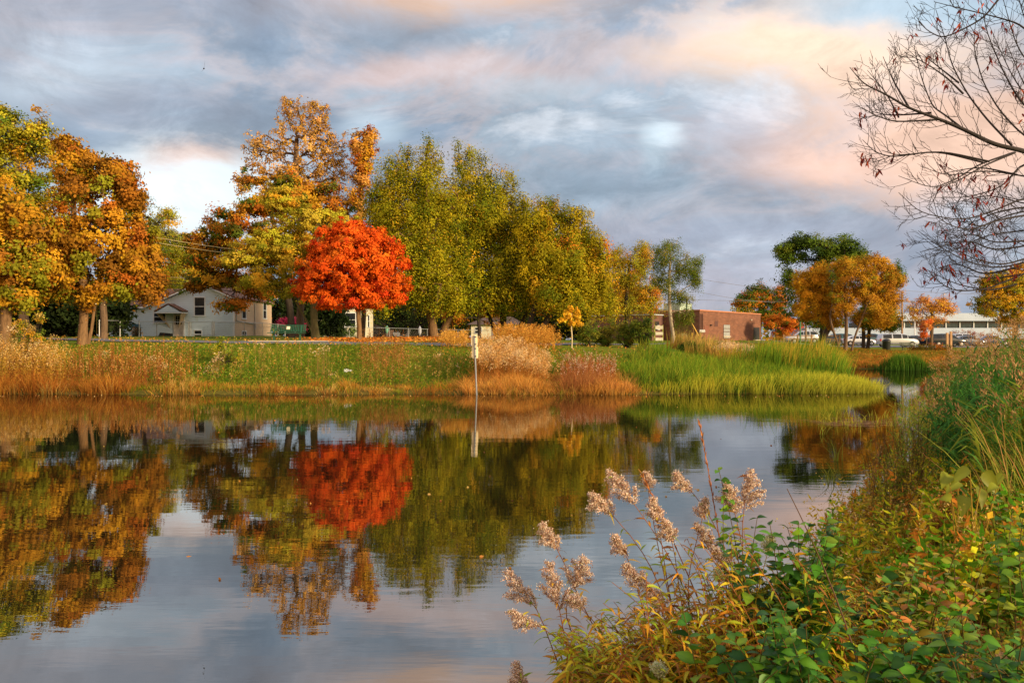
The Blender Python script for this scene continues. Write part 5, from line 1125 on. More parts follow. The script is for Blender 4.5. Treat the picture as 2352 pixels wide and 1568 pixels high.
# ------------------------------------------------------------------ near bank: reeds
def pw(x,y,d): return np.array([at(x,d),d,zat(y,d)])
fb=FB(); fp=FB()
def phrag(n,x0,x1,d0,d1,topx,topy,gcol,plume=.5,L=.5,nl=11,W=.026,minsd=-.6,tipcol=None):
    P,px,sd=zone(n,x0,x1,d0,d1,minsd); P[:,2]=np.maximum(P[:,2],-.1)
    zt=zat(np.interp(px,topx,topy),P[:,1]); h=np.clip(zt-P[:,2],.5,2.6)*rng.uniform(.62,1.0,len(P)); m=len(P)
    ln=leanv(m,.07,(-.06,0))*h[:,None]; c=jit(pick(gcol,m),.2)
    fb.blades(P,h,.016,ln,c*.6,c,3)
    i=np.repeat(np.arange(m),nl); t=np.tile(np.linspace(.22,.93,nl),m)+rng.uniform(-.04,.04,len(i))
    q=P[i].copy(); q[:,:2]+=ln[i]*(t*t)[:,None]; q[:,2]+=h[i]*t
    a=rng.uniform(0,2*np.pi,len(i)); A=unit(np.stack([np.cos(a),np.sin(a),rng.uniform(.5,1.3,len(i))],1)); N=unit(np.cross(A,np.stack([-np.sin(a),np.cos(a),a*0],1))*-1)
    fb.leaves(q,A,N,L*rng.uniform(.6,1.2,len(i)),W*rng.uniform(.7,1.3,len(i)),jit(c[i],.2),rng.uniform(.25,.9,len(i)),((0,.5),(.25,1),(.6,.7),(1,.03)))
    j=np.where(rng.uniform(0,1,m)<plume)[0]; k_=46; i=np.repeat(j,k_); t=rng.uniform(0,1,len(i)); pl=.24
    q=P[i].copy(); q[:,:2]+=ln[i]; q[:,2]+=h[i]*.97+t*pl; spread=(1-t)**.7*.055+.008
    q+=rng.normal(0,1,(len(i),3))*spread[:,None]*np.array([1,1,.4]); q[:,0]+=-.06*t
    fp.diamonds(q,unit(np.stack([rng.normal(-.25,.5,len(i)),rng.normal(0,.5,len(i)),np.ones(len(i))*.9],1)),.05,.014,jit(pick([(0.46,0.28,0.11),(0.55,0.34,0.15),(0.36,0.19,0.08)],len(i)),.2))
TX_=[2080,2130,2200,2280,2352,2500]
phrag(400,2160,2520,13,30,TX_,[885,852,812,770,740,720],[(0.08,0.20,0.02),(0.14,0.24,0.02),(0.05,0.14,0.02)],.5)
phrag(420,2175,2480,9.0,13,TX_,[930,905,875,850,835,820],[(0.05,0.18,0.025),(0.08,0.24,0.03),(0.04,0.13,0.02)],.12,.5,12)
phrag(190,2250,2520,6.8,10,TX_,[960,960,950,900,850,820],[(0.07,0.22,0.03),(0.20,0.26,0.02)],.1,.5,12)
fp.build('phragmites_plumes',FLUFF).name='reed_plumes'
o=bpy.data.objects['reed_plumes']; tag(o,'tan feathery reed plumes on the right bank','reed plumes',kind='stuff')
tag(fb.build('tall_reeds',GRASS),'dark green tall reeds on the right bank','reeds',kind='stuff')
# sparse reed shoots at the water edge and grassy tufts
fb=FB()
P,px,sd=zone(190,2060,2200,9,24,-1.0,.5); P[:,2]=-.05; m=len(P); h=rng.uniform(.5,1.2,m)
fb.blades(P,h,.012,leanv(m,.2)*h[:,None],jit(pick([(0.12,0.2,0.02),(0.08,0.15,0.02)],m),.2),jit(pick([(0.2,0.28,0.03),(0.35,0.34,0.04)],m),.2),4)
i=np.repeat(np.arange(m),4); q=P[i].copy(); q[:,2]+=h[i]*rng.uniform(.3,.9,len(i)); a=rng.uniform(0,6.3,len(i)); A=unit(np.stack([np.cos(a),np.sin(a),np.full(len(i),.9)],1))
fb.leaves(q,A,rdir(len(i),1),.24,.016,jit(pick([(0.14,0.26,0.02),(0.3,0.32,0.03)],len(i)),.2),.4,((0,.5),(.3,1),(.65,.7),(1,.03)))
# sprouts standing in open water on a line of debris
m=150; P=np.stack([at(rng.uniform(1885,2110,m),20.5),20.5+rng.normal(0,.9,m),np.full(m,-.03)],1); h=rng.uniform(.12,.42,m)
fb.blades(P,h,.02,leanv(m,.35)*h[:,None],jit(pick([(0.3,0.3,0.03)],m),.2),jit(pick([(0.6,0.52,0.06),(0.4,0.4,0.05)],m),.2),3)
P,px,sd=zone(220,2070,2160,15,30,-1.0,.4); P[:,2]=np.maximum(P[:,2],-.03); m=len(P); h=rng.uniform(.15,.5,m)
fb.blades(P,h,.02,leanv(m,.35)*h[:,None],jit(pick([(0.3,0.25,0.03)],m),.2),jit(pick([(0.6,0.5,0.06),(0.5,0.3,0.05)],m),.2),3)
for cx,cy,dd in ((1905,1110,12.0),(1890,1000,18),(1925,1060,14)):
    m=9; P=np.tile([at(cx,dd),dd,-.03],(m,1))+rng.normal(0,.05,(m,3))*np.array([1,1,0]); h=rng.uniform(.2,.5,m); fb.blades(P,h,.014,leanv(m,.4)*h[:,None],jit(pick([(0.2,0.25,0.03)],m),.2),jit(pick([(0.4,0.4,0.05)],m),.2),3)
tag(fb.build('water_shoots',GRASS),'loose green shoots standing in the shallow water by the right bank','reeds',kind='stuff')
fb=FB(); m=260
P=np.stack([at(rng.uniform(1860,2120,m),20.5),20.5+rng.normal(0,.6,m),np.full(m,.015)],1); a=rng.normal(0,.25,m)
A=np.stack([np.cos(a),np.sin(a),np.zeros(m)],1); fb.diamonds(P,A,rng.uniform(.15,.8,m),.03,jit(pick([(0.5,0.25,0.14),(0.6,0.35,0.2),(0.35,0.2,0.05)],m),.2),0,np.stack([-np.sin(a),np.cos(a),np.zeros(m)],1))
tag(fb.build('floating_stems',GRASS),'pinkish floating dead stems in a line near the right bank','debris',kind='stuff')
fb=FB(); m=620; P=np.stack([rng.uniform(-9,9,m),rng.uniform(7,30,m),np.full(m,.008)],1); k=(pond_sd(P[:,0],P[:,1])<-.1)&(rng.uniform(0,1,m)<.25+.75*(pond_sd(P[:,0],P[:,1])>-1.6)); P=P[k]; m=len(P)
fb.diamonds(P,unit(rdir(m)*np.array([1,1,0.01])),rng.uniform(.025,.06,m),.028,jit(pick([(0.5,0.22,0.05),(0.55,0.36,0.1),(0.3,0.13,0.04)],m),.25),0)
tag(fb.build('drifting_leaves',LEAF),'scattered fallen leaves drifting on the open water','leaves',kind='stuff')
# dark tangle of dead stems at the margin
fb=FB()
P,px,sd=zone(330,2010,2190,5.5,15,-1.0,.5); P[:,2]=np.maximum(P[:,2],-.06); m=len(P)
B=P+np.stack([rng.normal(0,.16,m),rng.normal(0,.16,m),rng.uniform(.25,.95,m)],1)
fb.frusta(P,B,np.full(m,.0045),np.full(m,.002),jit(pick([(0.10,0.06,0.03),(0.22,0.12,0.05),(0.14,0.15,0.03)],m),.3),4)
j=rng.integers(0,m,700); q=P[j]+(B[j]-P[j])*rng.uniform(.2,1,(700,1)); E=q+rdir(700,.1)*rng.uniform(.08,.28,(700,1))
fb.frusta(q,E,np.full(700,.002),np.full(700,.001),jit(pick([(0.14,0.07,0.04),(0.25,0.13,0.05)],700),.3),3)
fb.diamonds(E,rdir(700,-.2),.05,.016,jit(pick([(0.12,0.09,0.03),(0.4,0.25,0.05),(0.2,0.25,0.03)],700),.3))
tag(fb.build('dead_stem_tangle',GRASS),'tangle of dark dead stems rising from the water at the right margin','dead stems',kind='stuff')
# grasses and weeds on the right bank
fb=FB()
P,px,sd=zone(8000,2080,2460,5.0,11,.0); k=keep(P,.8,.9,4); P,px=P[k],px[k]; m=len(P); h=rng.uniform(.1,.5,m)*np.interp(px,[2080,2250],[.6,1])
fb.blades(P,h,.009,leanv(m,.22,(-.05,0))*h[:,None],jit(pick([(0.15,0.15,0.02),(0.25,0.15,0.03)],m),.25),jit(pick([(0.26,0.32,0.03),(0.42,0.32,0.05),(0.12,0.22,0.02),(0.40,0.22,0.04),(0.08,0.16,0.02)],m),.25),4)
P,px,sd=zone(190,2290,2440,6.2,9,.3); m=len(P); h=rng.uniform(.8,1.35,m)
fb.blades(P,h,.016,leanv(m,.16,(-.28,0))*h[:,None],jit(pick([(0.2,0.2,0.03)],m),.2),jit(pick([(0.66,0.40,0.10),(0.6,0.3,0.12),(0.4,0.4,0.06),(0.2,0.3,0.04)],m),.2),5)
P,px,sd=zone(14000,1700,2500,2.9,9,.02); m=len(P); h=rng.uniform(.05,.2,m)
fb.blades(P,h,.006,leanv(m,.4)*h[:,None],jit(pick([(0.12,0.16,0.02)],m),.25),jit(pick([(0.26,0.33,0.03),(0.4,0.36,0.04),(0.45,0.25,0.04)],m),.25),2)
tag(fb.build('near_bank_grass',GRASS),'golden and green grasses on the near right bank','grass',kind='stuff')
fb=FB(); P,px,sd=zone(42000,1560,2520,2.6,9.5,.0); k=keep(P,.72,1.3,7); P=P[k]; m=len(P); P[:,2]+=rng.uniform(.02,.22,m)*(.6+.6*wob(P[:,0],P[:,1],1.7,3))
fb.diamonds(P,unit(rdir(m)+np.array([0,0,.6])),rng.uniform(.014,.04,m),rng.uniform(.008,.022,m),jit(pick([(0.2,0.27,0.02),(0.12,0.22,0.02),(0.45,0.38,0.04),(0.5,0.26,0.04),(0.08,0.16,0.02)],m,[5,4,2,2,2]),.25))
tag(fb.build('ground_cover',LEAFG),'low small-leafed ground cover on the near bank','ground cover',kind='stuff')
fb=FB(); P,px,sd=zone(5200,1900,2600,3.0,9,.25); X_=P[:,0]; cen=np.exp(-((px-2270)/150)**2)*np.exp(-((P[:,1]-5.2)/1.9)**2)+.12; k=rng.uniform(0,1,len(P))<cen; P=P[k]; m=len(P); P[:,2]+=rng.uniform(.03,.1,m)
A=unit(rdir(m)*np.array([1,1,.25])); fb.leaves(P,A,unit(rdir(m)*.35+np.array([0,0,1.])),rng.uniform(.05,.10,m),rng.uniform(.03,.06,m),jit(pick([(0.62,0.24,0.06),(0.72,0.42,0.2),(0.35,0.12,0.05),(0.6,0.34,0.06),(0.5,0.12,0.04)],m),.2),.15)
tag(fb.build('leaf_litter',LEAFG),'orange and pinkish fallen leaves on the near bank','leaves',kind='stuff')
fb=FB(); P,px,sd=zone(900,1880,2200,5,13,-.35,.8); P[:,2]=np.maximum(P[:,2],-.05); m=len(P)
stalks(fb,P,rng.uniform(.15,.6,m),[(0.3,0.2,0.05),(0.25,0.1,0.04)],[(0.46,0.50,0.02),(0.66,0.46,0.03),(0.6,0.26,0.03),(0.18,0.36,0.02)],[(0.6,0.42,0.14),(0.4,0.36,0.05)],.12,.02,13,5,.022,.075,.02,.25,.004)
tag(fb.build('shore_weeds',GRASS),'ragged yellow-green and rust weeds along the near waterline','weeds',kind='stuff')
fb=FB(); P,px,sd=zone(520,2080,2500,4.6,9,.5); m=len(P)
stalks(fb,P,rng.uniform(.2,.75,m),[(0.3,0.2,0.05),(0.35,0.16,0.04)],[(0.46,0.50,0.02),(0.66,0.46,0.03),(0.6,0.24,0.03),(0.12,0.32,0.015),(0.14,0.30,0.015)],[(0.6,0.42,0.14),(0.4,0.36,0.05)],.15,.03,16,5,.032,.105,.02,.2,.004)
tag(fb.build('bank_weeds',GRASS),'mixed leafy weeds in green and russet on the right bank slope','weeds',kind='stuff')
# broad yellow-green leaf plants
def stemleaf(fs,fl,base,tip,r,npair,L,W,pal,t0=.2,bend=.12,droop=.3,alt=False,prof=None,up=.35,wid=.2,stemc=(0.2,0.14,0.04),nod=None):
    base=np.array(base,float); tip=np.array(tip,float); S=11; t=np.linspace(0,1,S)[:,None]
    perp=rng.normal(0,1,3); perp[2]=0; C_=base+(tip-base)*t+perp*bend*np.sin(np.pi*t)*.5; C_[:,:2]=base[:2]+(tip-base)[:2]*(t**1.5)+perp[:2]*bend*.4*np.sin(np.pi*t)
    if nod is not None: C_=C_+(np.clip((t-.72)/.28,0,1)**2-np.clip((t-.4)/.6,0,1))*nod
    rr=np.linspace(r,r*.35,S); fs.frusta(C_[:-1],C_[1:],rr[:-1],rr[1:],stemc,5)
    if npair:
        tt=np.linspace(t0,.99,npair); tt=np.repeat(tt,1 if alt else 2); m=len(tt); q=np.stack([np.interp(tt,t[:,0],C_[:,j]) for j in range(3)],1)
        a=(np.arange(m)*2.4 if alt else np.repeat(np.arange(npair)*1.57+rng.uniform(0,6),2)+np.tile([0,np.pi],npair))+rng.normal(0,.35,m)
        A=unit(np.stack([np.cos(a),np.sin(a),up+rng.normal(0,.25,m)],1)); N=unit(np.stack([-np.cos(a)*up,-np.sin(a)*up,np.ones(m)],1)+rng.normal(0,.5,(m,3)))
        sz=rng.uniform(.7,1.15,m)*np.interp(tt,[t0,.6,1],[.8,1.05,.55]); kw={} if prof is None else {'prof':prof}
        fl.leaves(q,A,N,L*sz,W*sz,jit(pick(pal,m),.2),rng.uniform(droop*.4,droop*1.5,m),fold=wid,**kw)
    return C_
OV=((0,.08),(.12,.55),(.32,.98),(.52,1),(.74,.7),(.9,.3),(1,.02))
X=at(2215,5.6); r=empty('broadleaf_plant',(X,5.6,tz(X,5.6))); tag(r,'plant with a few huge yellow-green heart leaves in front of the dark reeds','plant')
ff=FB(); fl=FB()
for tx,ty,Ls in ((2180,1090,.15),(2200,1105,.18),(2228,1080,.17),(2258,1085,.16),(2250,1120,.15),(2305,1090,.12),(2185,1145,.10),(2220,1140,.16),(2290,1115,.11)):
    tp=pw(tx,ty,5.6+rng.normal(0,.15))-np.array(r.location); ba=np.array([rng.normal(0,.05),rng.normal(0,.05),0]); Ls*=.8; ff.frusta([ba,(ba+tp)/2+[0,0,.04]],[(ba+tp)/2+[0,0,.04],tp],np.array([.006,.005]),np.array([.005,.003]),(0.45,0.3,0.05),5)
    a=rng.uniform(0,6.3); A=unit(np.array([[math.cos(a),rng.normal(-.3,.5),-.3+rng.normal(0,.3)]])); fl.leaves(tp[None],A,unit(np.array([[rng.normal(0,.5),-.5,.9]])),Ls,Ls*.8,np.array([[0.24,0.27,0.015]])*rng.uniform(.75,1.25),.55,((0,.35),(.08,.8),(.22,1),(.45,.92),(.7,.6),(.88,.26),(1,.02)),fold=.3)
ff.build('stem',LEAF,r); fl.build('leaves',LEAFG,r)
# small twiggy bush with amber leaves at the water margin
for lab,x,y,d,sx,sy,pal in (('amber tiny-leafed twiggy bush leaning over the water at the right margin',2065,1270,6.8,45,75,[(0.6,0.34,0.04),(0.5,0.24,0.04),(0.35,0.33,0.03)]),('yellow-green fine weedy bush between the water and the leaf litter',2040,1370,5.2,70,60,[(0.45,0.36,0.03),(0.3,0.33,0.03),(0.55,0.3,0.04)]),
      ('fine twiggy weed overhanging the near waterline, closest to the dogwoods',1925,1290,7.0,38,40,[(0.5,0.36,0.04),(0.34,0.36,0.03),(0.5,0.22,0.04)]),('rusty twiggy weed at the middle of the right waterline',1992,1205,8.4,34,42,[(0.5,0.25,0.05),(0.6,0.38,0.06),(0.3,0.3,0.03)]),('olive twiggy weed at the waterline below the dark reeds',2060,1120,10.0,34,45,[(0.3,0.32,0.03),(0.45,0.34,0.04),(0.14,0.2,0.02)]),('reddish brown fine weed above the leaf litter',2170,1200,6.6,45,60,[(0.5,0.2,0.05),(0.6,0.33,0.05),(0.35,0.25,0.03)])):
    bush('twiggy_bush',lab,x,d,None or y+sy+30,[(x,y,sx*.6,sy*.6),(x+22,y+26,sx*.9,sy*.6),(x-24,y+34,sx*.8,sy*.5),(x+10,y-38,sx*.35,sy*.5)],pal,leaf=.026,n=4600,clumps=190,cr=.06,flat=1,tr=.012,asp=.45,bark=paint('twig_brown_%d'%x,(0.16,0.08,0.05),.9))
# ------------------------------------------------------------------ foreground goldenrods
GST=(0.42,0.16,0.05)
GOLDL=[(0.74,0.42,0.02),(0.64,0.28,0.02),(0.56,0.46,0.02),(0.34,0.14,0.03),(0.36,0.42,0.02)]
GREENL=[(0.46,0.50,0.02),(0.30,0.42,0.015),(0.6,0.5,0.03)]
LAN=((0,.25),(.15,.7),(.4,1),(.7,.65),(1,.03))
FLC=[(0.86,0.68,0.52),(0.72,0.50,0.36),(0.92,0.80,0.68),(0.42,0.23,0.14)]
def plume(fp,C_,size,dirn,n=16,flc=FLC):
    """one-sided plume: arching branchlets lined with fluffy seed puffs"""
    tip=C_[-1]; ax=C_[-1]-C_[-3]; ax/=np.linalg.norm(ax)
    for i in range(n):
        u=i/(n-1); s=tip-ax*size*(1-u)*1.15; out=np.array([math.cos(i*2.4),math.sin(i*2.4),.25])*.7+np.array(dirn)*.8+ax*.55; out/=np.linalg.norm(out)
        L=size*(.70*(1-u)+.18)*rng.uniform(.75,1.2); size*=1.0; m=max(4,int(L/.013)); t=np.linspace(.15,1,m)
        q=s+out*(t*L)[:,None]; q[:,2]-=.35*L*t*t
        fp.frusta(q[:-1],q[1:],np.full(m-1,.0012),np.full(m-1,.0008),(0.35,0.16,0.10),3)
        k_=26; c=q[np.repeat(np.arange(m),k_)]+rng.normal(0,.0068,(m*k_,3))*rng.uniform(.5,1.4,(m,1)).repeat(k_,0)+np.array([0,0,.004]); 
        fp.diamonds(c,rdir(m*k_,.3),.010,.0055,jit(pick(flc,m*k_),.15))
def goldenrod(label,bx,bd,tx,ty,td,size=.22,dirn=(-.8,0,.3),leaves=26,pal=GOLDL,name='goldenrod_plant',group='seeding goldenrods on the near bank',fl_=FLC,L=.10,stemc=GST):
    X=at(bx,bd); z=tz(X,bd) if pond_sd(X,bd)[0]>0 else -.1; r=empty(name,(X,bd,z)); tag(r,label,'plant',group); o=np.array(r.location)
    size*=.86; fs=FB(); fl=FB(); tip=pw(tx,ty,td)-o; C_=stemleaf(fs,fl,(0,0,0),tip,.0045,leaves,L*1.15,.02,pal,.22,.3,.55,True,LAN,.5,.25,stemc,nod=np.array(dirn)*size*.55)
    fs.build('stem',LEAF,r); 
    if leaves: fl.build('leaves',LEAFG,r)
    fp=FB()
    if size: plume(fp,C_,size,dirn,flc=fl_); fp.build('plume',FLUFF,r)
    return r
GR=[('leftmost goldenrod, cream plume reaching over the water',1330,4.4,1172,1318,4.2,.24,(-.8,0,.45)),
 ('goldenrod with an upright cream plume just right of the leftmost one',1360,4.3,1262,1300,4.1,.24,(-.3,0,.8)),
 ('goldenrod with a grey drooping plume below the leftmost cream one',1370,4.2,1178,1405,4.0,.17,(-.8,0,-.1)),
 ('lowest small grey goldenrod plume near the bottom edge over the water',1400,4.0,1188,1528,3.9,.13,(-.7,0,.3)),
 ('goldenrod whose slim plume arches highest at left of the middle cluster',1450,4.5,1248,1208,4.3,.20,(-.6,0,.5)),
 ('goldenrod with a brown heavy plume between the two left cream plumes',1450,4.3,1340,1290,4.1,.22,(.2,0,.6)),
 ('goldenrod with a tan plume leaning left at mid height over the blue reflection',1560,4.4,1362,1138,4.3,.20,(-.7,0,.5)),
 ('goldenrod with the tall tan plume left of the willowherb spikes',1590,4.5,1405,1090,4.4,.22,(-.5,0,.6)),
 ('goldenrod with a small round puff on a thin stalk beside the tall tan plume',1580,4.5,1484,1090,4.45,.09,(.1,0,.9)),
 ('goldenrod with a slim plume pointing left below the willowherb tip',1700,4.4,1556,1090,4.3,.14,(-.8,0,.2)),
 ('goldenrod with the large dense pinkish plume topmost at right',1660,4.4,1722,1088,4.3,.20,(.6,0,.4)),
 ('goldenrod with a broad plume just under the pinkish topmost one',1650,4.3,1672,1120,4.2,.20,(-.2,0,.7)),
 ('goldenrod with a cream plume in the centre over the blue water',1620,4.3,1530,1200,4.2,.17,(-.5,0,.5)),
 ('goldenrod with a brown plume low in the centre of the golden leaves',1560,4.2,1440,1300,4.05,.16,(-.6,0,.1)),
 ('goldenrod with a pale plume right of the low brown one',1560,4.1,1488,1345,4.0,.14,(.3,0,.5)),
 ('goldenrod with a pinkish plume behind the highest green leaves',1690,4.4,1600,1210,4.3,.15,(.4,0,.5)),
 ('goldenrod with a thin brown plume just below the second pod spike',1600,4.3,1500,1150,4.2,.14,(-.4,0,.6)),
 ('goldenrod with a small plume bowing left above the low brown one',1530,4.3,1415,1235,4.2,.14,(-.7,0,.3)),
 ('goldenrod with a short tan plume in the gap right of the two left cream plumes',1420,4.2,1312,1375,4.0,.14,(-.5,0,.5)),
 ('goldenrod with a tiny plume on a leafy stem left of the highest green leaves',1660,4.3,1622,1150,4.3,.11,(-.5,0,.6)),
 ('goldenrod with a small tan plume beside the yellow stem',1720,4.2,1640,1265,4.1,.12,(.2,0,.6))]
for i,(lab,bx,bd,tx,ty,td,sz,dr) in enumerate(GR):
    goldenrod(lab,bx,bd,tx,ty,td,sz,dr,pal=GOLDL if i%3 else GREENL+GOLDL[:2])
GW=[(0.62,0.64,0.36),(0.45,0.52,0.2),(0.75,0.72,0.5)]
for lab,bx,bd,tx,ty,td in (('yellow-stemmed plant with pale green flower heads in the middle of the goldenrods',1760,3.9,1650,1318,3.9),('pale green flower heads at the bottom edge among golden leaves',1530,3.4,1510,1535,3.3),('white-green flower head among the dogwood leaves',1790,3.8,1772,1235,3.8)):
    goldenrod(lab,bx,bd,tx,ty,td,.09,(0,0,.9),16,GREENL,'boneset_plant','pale green flowered plants',GW,stemc=(0.55,0.45,0.05))
# willowherb spikes with pods
for lab,bx,bd,tx,ty,td in (('tall reddish pod spike rising highest above the goldenrods',1690,4.3,1606,968,4.3),('second pod spike leaning left beside the tall one',1680,4.3,1474,1088,4.3)):
    X=at(bx,bd); r=empty('willowherb_plant',(X,bd,tz(X,bd))); tag(r,lab,'plant','pod spikes'); o=np.array(r.location); fs=FB(); fl=FB(); tip=pw(tx,ty,td)-o
    C_=stemleaf(fs,fl,(0,0,0),tip,.005,0,.1,.02,GOLDL,bend=.05,stemc=(0.42,0.16,0.05)); fs.build('stem',LEAF,r)
    u=rng.uniform(.62,1,46); S=np.linspace(0,1,11); q=np.stack([np.interp(u,S,C_[:,j]) for j in range(3)],1); A=unit(np.tile(C_[-1]-C_[-3],(46,1))/np.linalg.norm(C_[-1]-C_[-3])+rdir(46)*.35)
    fl.leaves(q,A,rdir(46),rng.uniform(.025,.05,46),.008,jit(pick([(0.5,0.2,0.06),(0.38,0.14,0.05)],46),.2),.0,LAN,fold=.6); fl.build('pods',LEAF,r)
# leafy golden thicket below the plumes (stems too many to count)
fs=FB(); fl=FB()
for i in range(470):
    tx=rng.uniform(1270,1990); lim=np.interp(tx,[1280,1400,1500,1600,1700,1960],[1430,1340,1270,1200,1210,1310]); ty=lim+(1600-lim)*rng.uniform(0,1)**.8; d=rng.uniform(3.5,4.5); bx=tx+rng.uniform(60,170); X=at(bx,d+.1)
    z=tz(X,d+.1); z=max(z,-.1); tip=pw(tx,ty,d); 
    if tip[2]<z+.15: tip[2]=z+rng.uniform(.2,.4)
    stemleaf(fs,fl,(X,d+.1,z),tip,.004,int(rng.uniform(20,32)),.125,.021,GOLDL if rng.uniform()<.65 else GREENL,.2,.15,.6,True,LAN,.45,.25,GST)
fs.V+=fl.V; base=fs.n
fs.Q+=[q+base for q in fl.Q]; fs.C+=fl.C
tag(fs.build('goldenrod_thicket',LEAFG),'thicket of golden and green narrow-leafed stems at the bottom centre','thicket',kind='stuff')
# dogwood with round green leaves
DG_=[(0.07,0.22,0.015),(0.11,0.28,0.02),(0.045,0.15,0.012),(0.20,0.34,0.02),(0.03,0.11,0.02)]
def dogwood(label,bx,bd,shoots,pal=DG_,L=.095):
    X=at(bx,bd); z=max(tz(X,bd),-.05); r=empty('dogwood_shrub',(X,bd,z)); tag(r,label,'shrub','green dogwoods on the near bank'); o=np.array(r.location); fs=FB(); fl=FB()
    for tx,ty,td in shoots:
        tip=pw(tx,ty,td)-o; b=np.array([rng.normal(0,.1),rng.normal(0,.08),0]); 
        if tip[2]<.15: tip[2]=.15
        n=max(4,int(np.linalg.norm(tip-b)/.065)); stemleaf(fs,fl,b,tip,.0045,n,L,L*.62,pal,.25,.12,.35,False,OV,.45,.18,(0.16,0.12,0.04))
    fs.build('stems',LEAF,r); fl.build('leaves',LEAFG,r)
R=lambda n,x0,x1,y0,y1,d0,d1:[(rng.uniform(x0,x1),rng.uniform(y0,y1),rng.uniform(d0,d1)) for _ in range(n)]
dogwood('dogwood with a few bright leaves at the top of the goldenrod cluster',1730,4.2,[(1650,1075,4.2),(1662,1120,4.2),(1740,1185,4.1),(1725,1250,4.0)])
dogwood('dogwood with big dark leaves standing against the pink reflection',1880,3.7,[(1860,1205,3.7),(1790,1225,3.8),(1905,1290,3.6),(1830,1270,3.6),(1765,1300,3.7),(1700,1340,3.8),(1880,1340,3.5),(1940,1330,3.6)])
dogwood('tall bushy dogwood behind the golden thicket, right of the goldenrod plumes',1840,3.9,R(26,1650,1950,1180,1400,3.6,4.1),L=.105)
dogwood('yellowing dogwood between the dark leaves and the leaf litter',2130,3.7,R(24,1960,2330,1260,1450,3.5,4.1),[(0.3,0.36,0.02),(0.16,0.30,0.02),(0.45,0.36,0.03),(0.5,0.2,0.04)],.075)
dogwood('dogwood with paired leaves left of the amber twiggy bush',2060,3.9,[(2000,1265,4.0),(2035,1300,3.9),(1985,1330,3.8),(2075,1340,3.8),(2110,1310,4.0),(2030,1370,3.6)])
dogwood('dense dogwood filling the bottom edge right of the golden thicket',1800,3.1,R(30,1560,1960,1370,1570,2.8,3.4))
dogwood('dense dogwood filling the bottom edge below the leaf litter',2080,3.0,R(30,1940,2220,1400,1570,2.7,3.3))
dogwood('dogwood in the bottom right corner',2330,3.0,R(20,2180,2420,1400,1570,2.7,3.3),DG_,.08)
dogwood('thin dogwood shoots along the right edge above the corner',2370,4.2,R(7,2230,2380,1120,1380,4.0,4.8),[(0.14,0.28,0.02),(0.25,0.33,0.03),(0.05,0.14,0.015)])
fs=FB(); X=at(2010,3.2); r=empty('bare_twig',(X,3.2,tz(X,3.2))); tag(r,'long thin bare stalk slanting up over the pink water','plant'); C_=stemleaf(fs,fs,(0,0,0),pw(1808,1122,3.9)-np.array(r.location),.006,0,0,0,None,bend=.03,stemc=(0.2,0.12,0.07)); fs.build('stem',LEAF,r)
# ------------------------------------------------------------------ bare tree at right edge
bz_=tz(8.6,9.6); r=empty('bare_tree',(8.6,9.6,bz_)); tag(r,'nearly bare tree reaching in from the right edge with a few dark red leaves','tree'); ro=np.array(r.location)
LM=[[(1091,770),(940,740),(780,660),(660,610),(505,555),(380,480),(270,430),(200,345)],[(780,660),(690,590),(620,545),(560,380),(530,240)],[(1030,745),(900,610),(800,480),(720,330),(690,205),(640,50)],
 [(1091,1010),(960,1070),(780,1130),(560,1090),(450,985)],[(1091,1345),(950,1372),(800,1340),(640,1250),(550,1180)],[(1091,1400),(900,1480),(740,1490),(650,1440),(600,1380)],[(1040,780),(860,840),(740,920),(620,965),(450,900)],
 [(880,830),(640,770),(420,805),(330,780),(265,715)],[(650,612),(430,625),(330,590),(260,550)],[(960,0),(880,100),(680,200),(600,160),(550,110)],[(1091,130),(960,90),(750,40),(630,10)],[(1091,550),(1000,400),(900,170),(870,0)],
 [(1091,300),(1040,200),(980,-20)],[(505,555),(420,410),(370,290)],[(450,600),(390,480),(290,360)],[(1091,900),(900,870),(700,900),(560,850)],[(1091,700),(960,560),(880,420),(830,240),(850,60)],[(1091,1180),(900,1200),(720,1290),(600,1270)],[(1091,820),(980,960),(800,1010),(640,1010)],[(780,480),(700,400),(600,330),(480,270)],[(1091,1100),(940,1130),(820,1180),(700,1150),(590,1060)],[(1091,1260),(930,1280),(820,1230),(700,1250),(560,1290)]]
fb=FB(); TL=[]; rg=np.random.default_rng(5)
def P3(c,dd): return np.array([at(1862+c[0]*.4491,dd),dd,zat(c[1]*.4491,dd)])-ro
def poly(pts,r0,r1):
    pts=np.array(pts); m=len(pts); rr=np.linspace(r0,r1,m); fb.frusta(pts[:-1],pts[1:],rr[:-1],rr[1:],(1,1,1),5)
def smooth(pts,k_=5):
    pts=np.array(pts); t=np.arange(len(pts)); u=np.linspace(0,len(pts)-1,(len(pts)-1)*k_+1); Q=np.stack([np.interp(u,t,pts[:,j]) for j in range(3)],1)
    for _ in range(3): Q[1:-1]=(Q[:-2]+2*Q[1:-1]+Q[2:])/4
    return Q
def twigs(Q,lvl,L):
    m=len(Q); 
    for i in range(2,m):
        if rg.uniform()>(.95 if lvl==0 else .6): continue
        T=Q[i]-Q[i-1]; T/=np.linalg.norm(T); sd=rg.choice([-1,1]); s=np.array([-T[2],0,T[0]])*sd+np.array([0,rg.normal(0,.7),0]); d_=T*.9+s*.75; d_/=np.linalg.norm(d_)
        LL=L*rg.uniform(.5,1.3); p=Q[i].copy(); pts=[p.copy()]
        for k_ in range(5): d_=d_+np.array([-.02,0,.09])+rg.normal(0,.07,3); d_/=np.linalg.norm(d_); p=p+d_*LL/5; pts.append(p.copy())
        poly(pts,.0040 if lvl==0 else .0024,.0013)
        if lvl<2: twigs(np.array(pts),lvl+1,L*.5)
        if rg.uniform()<.02: TL.append(pts[rg.integers(2,6)])
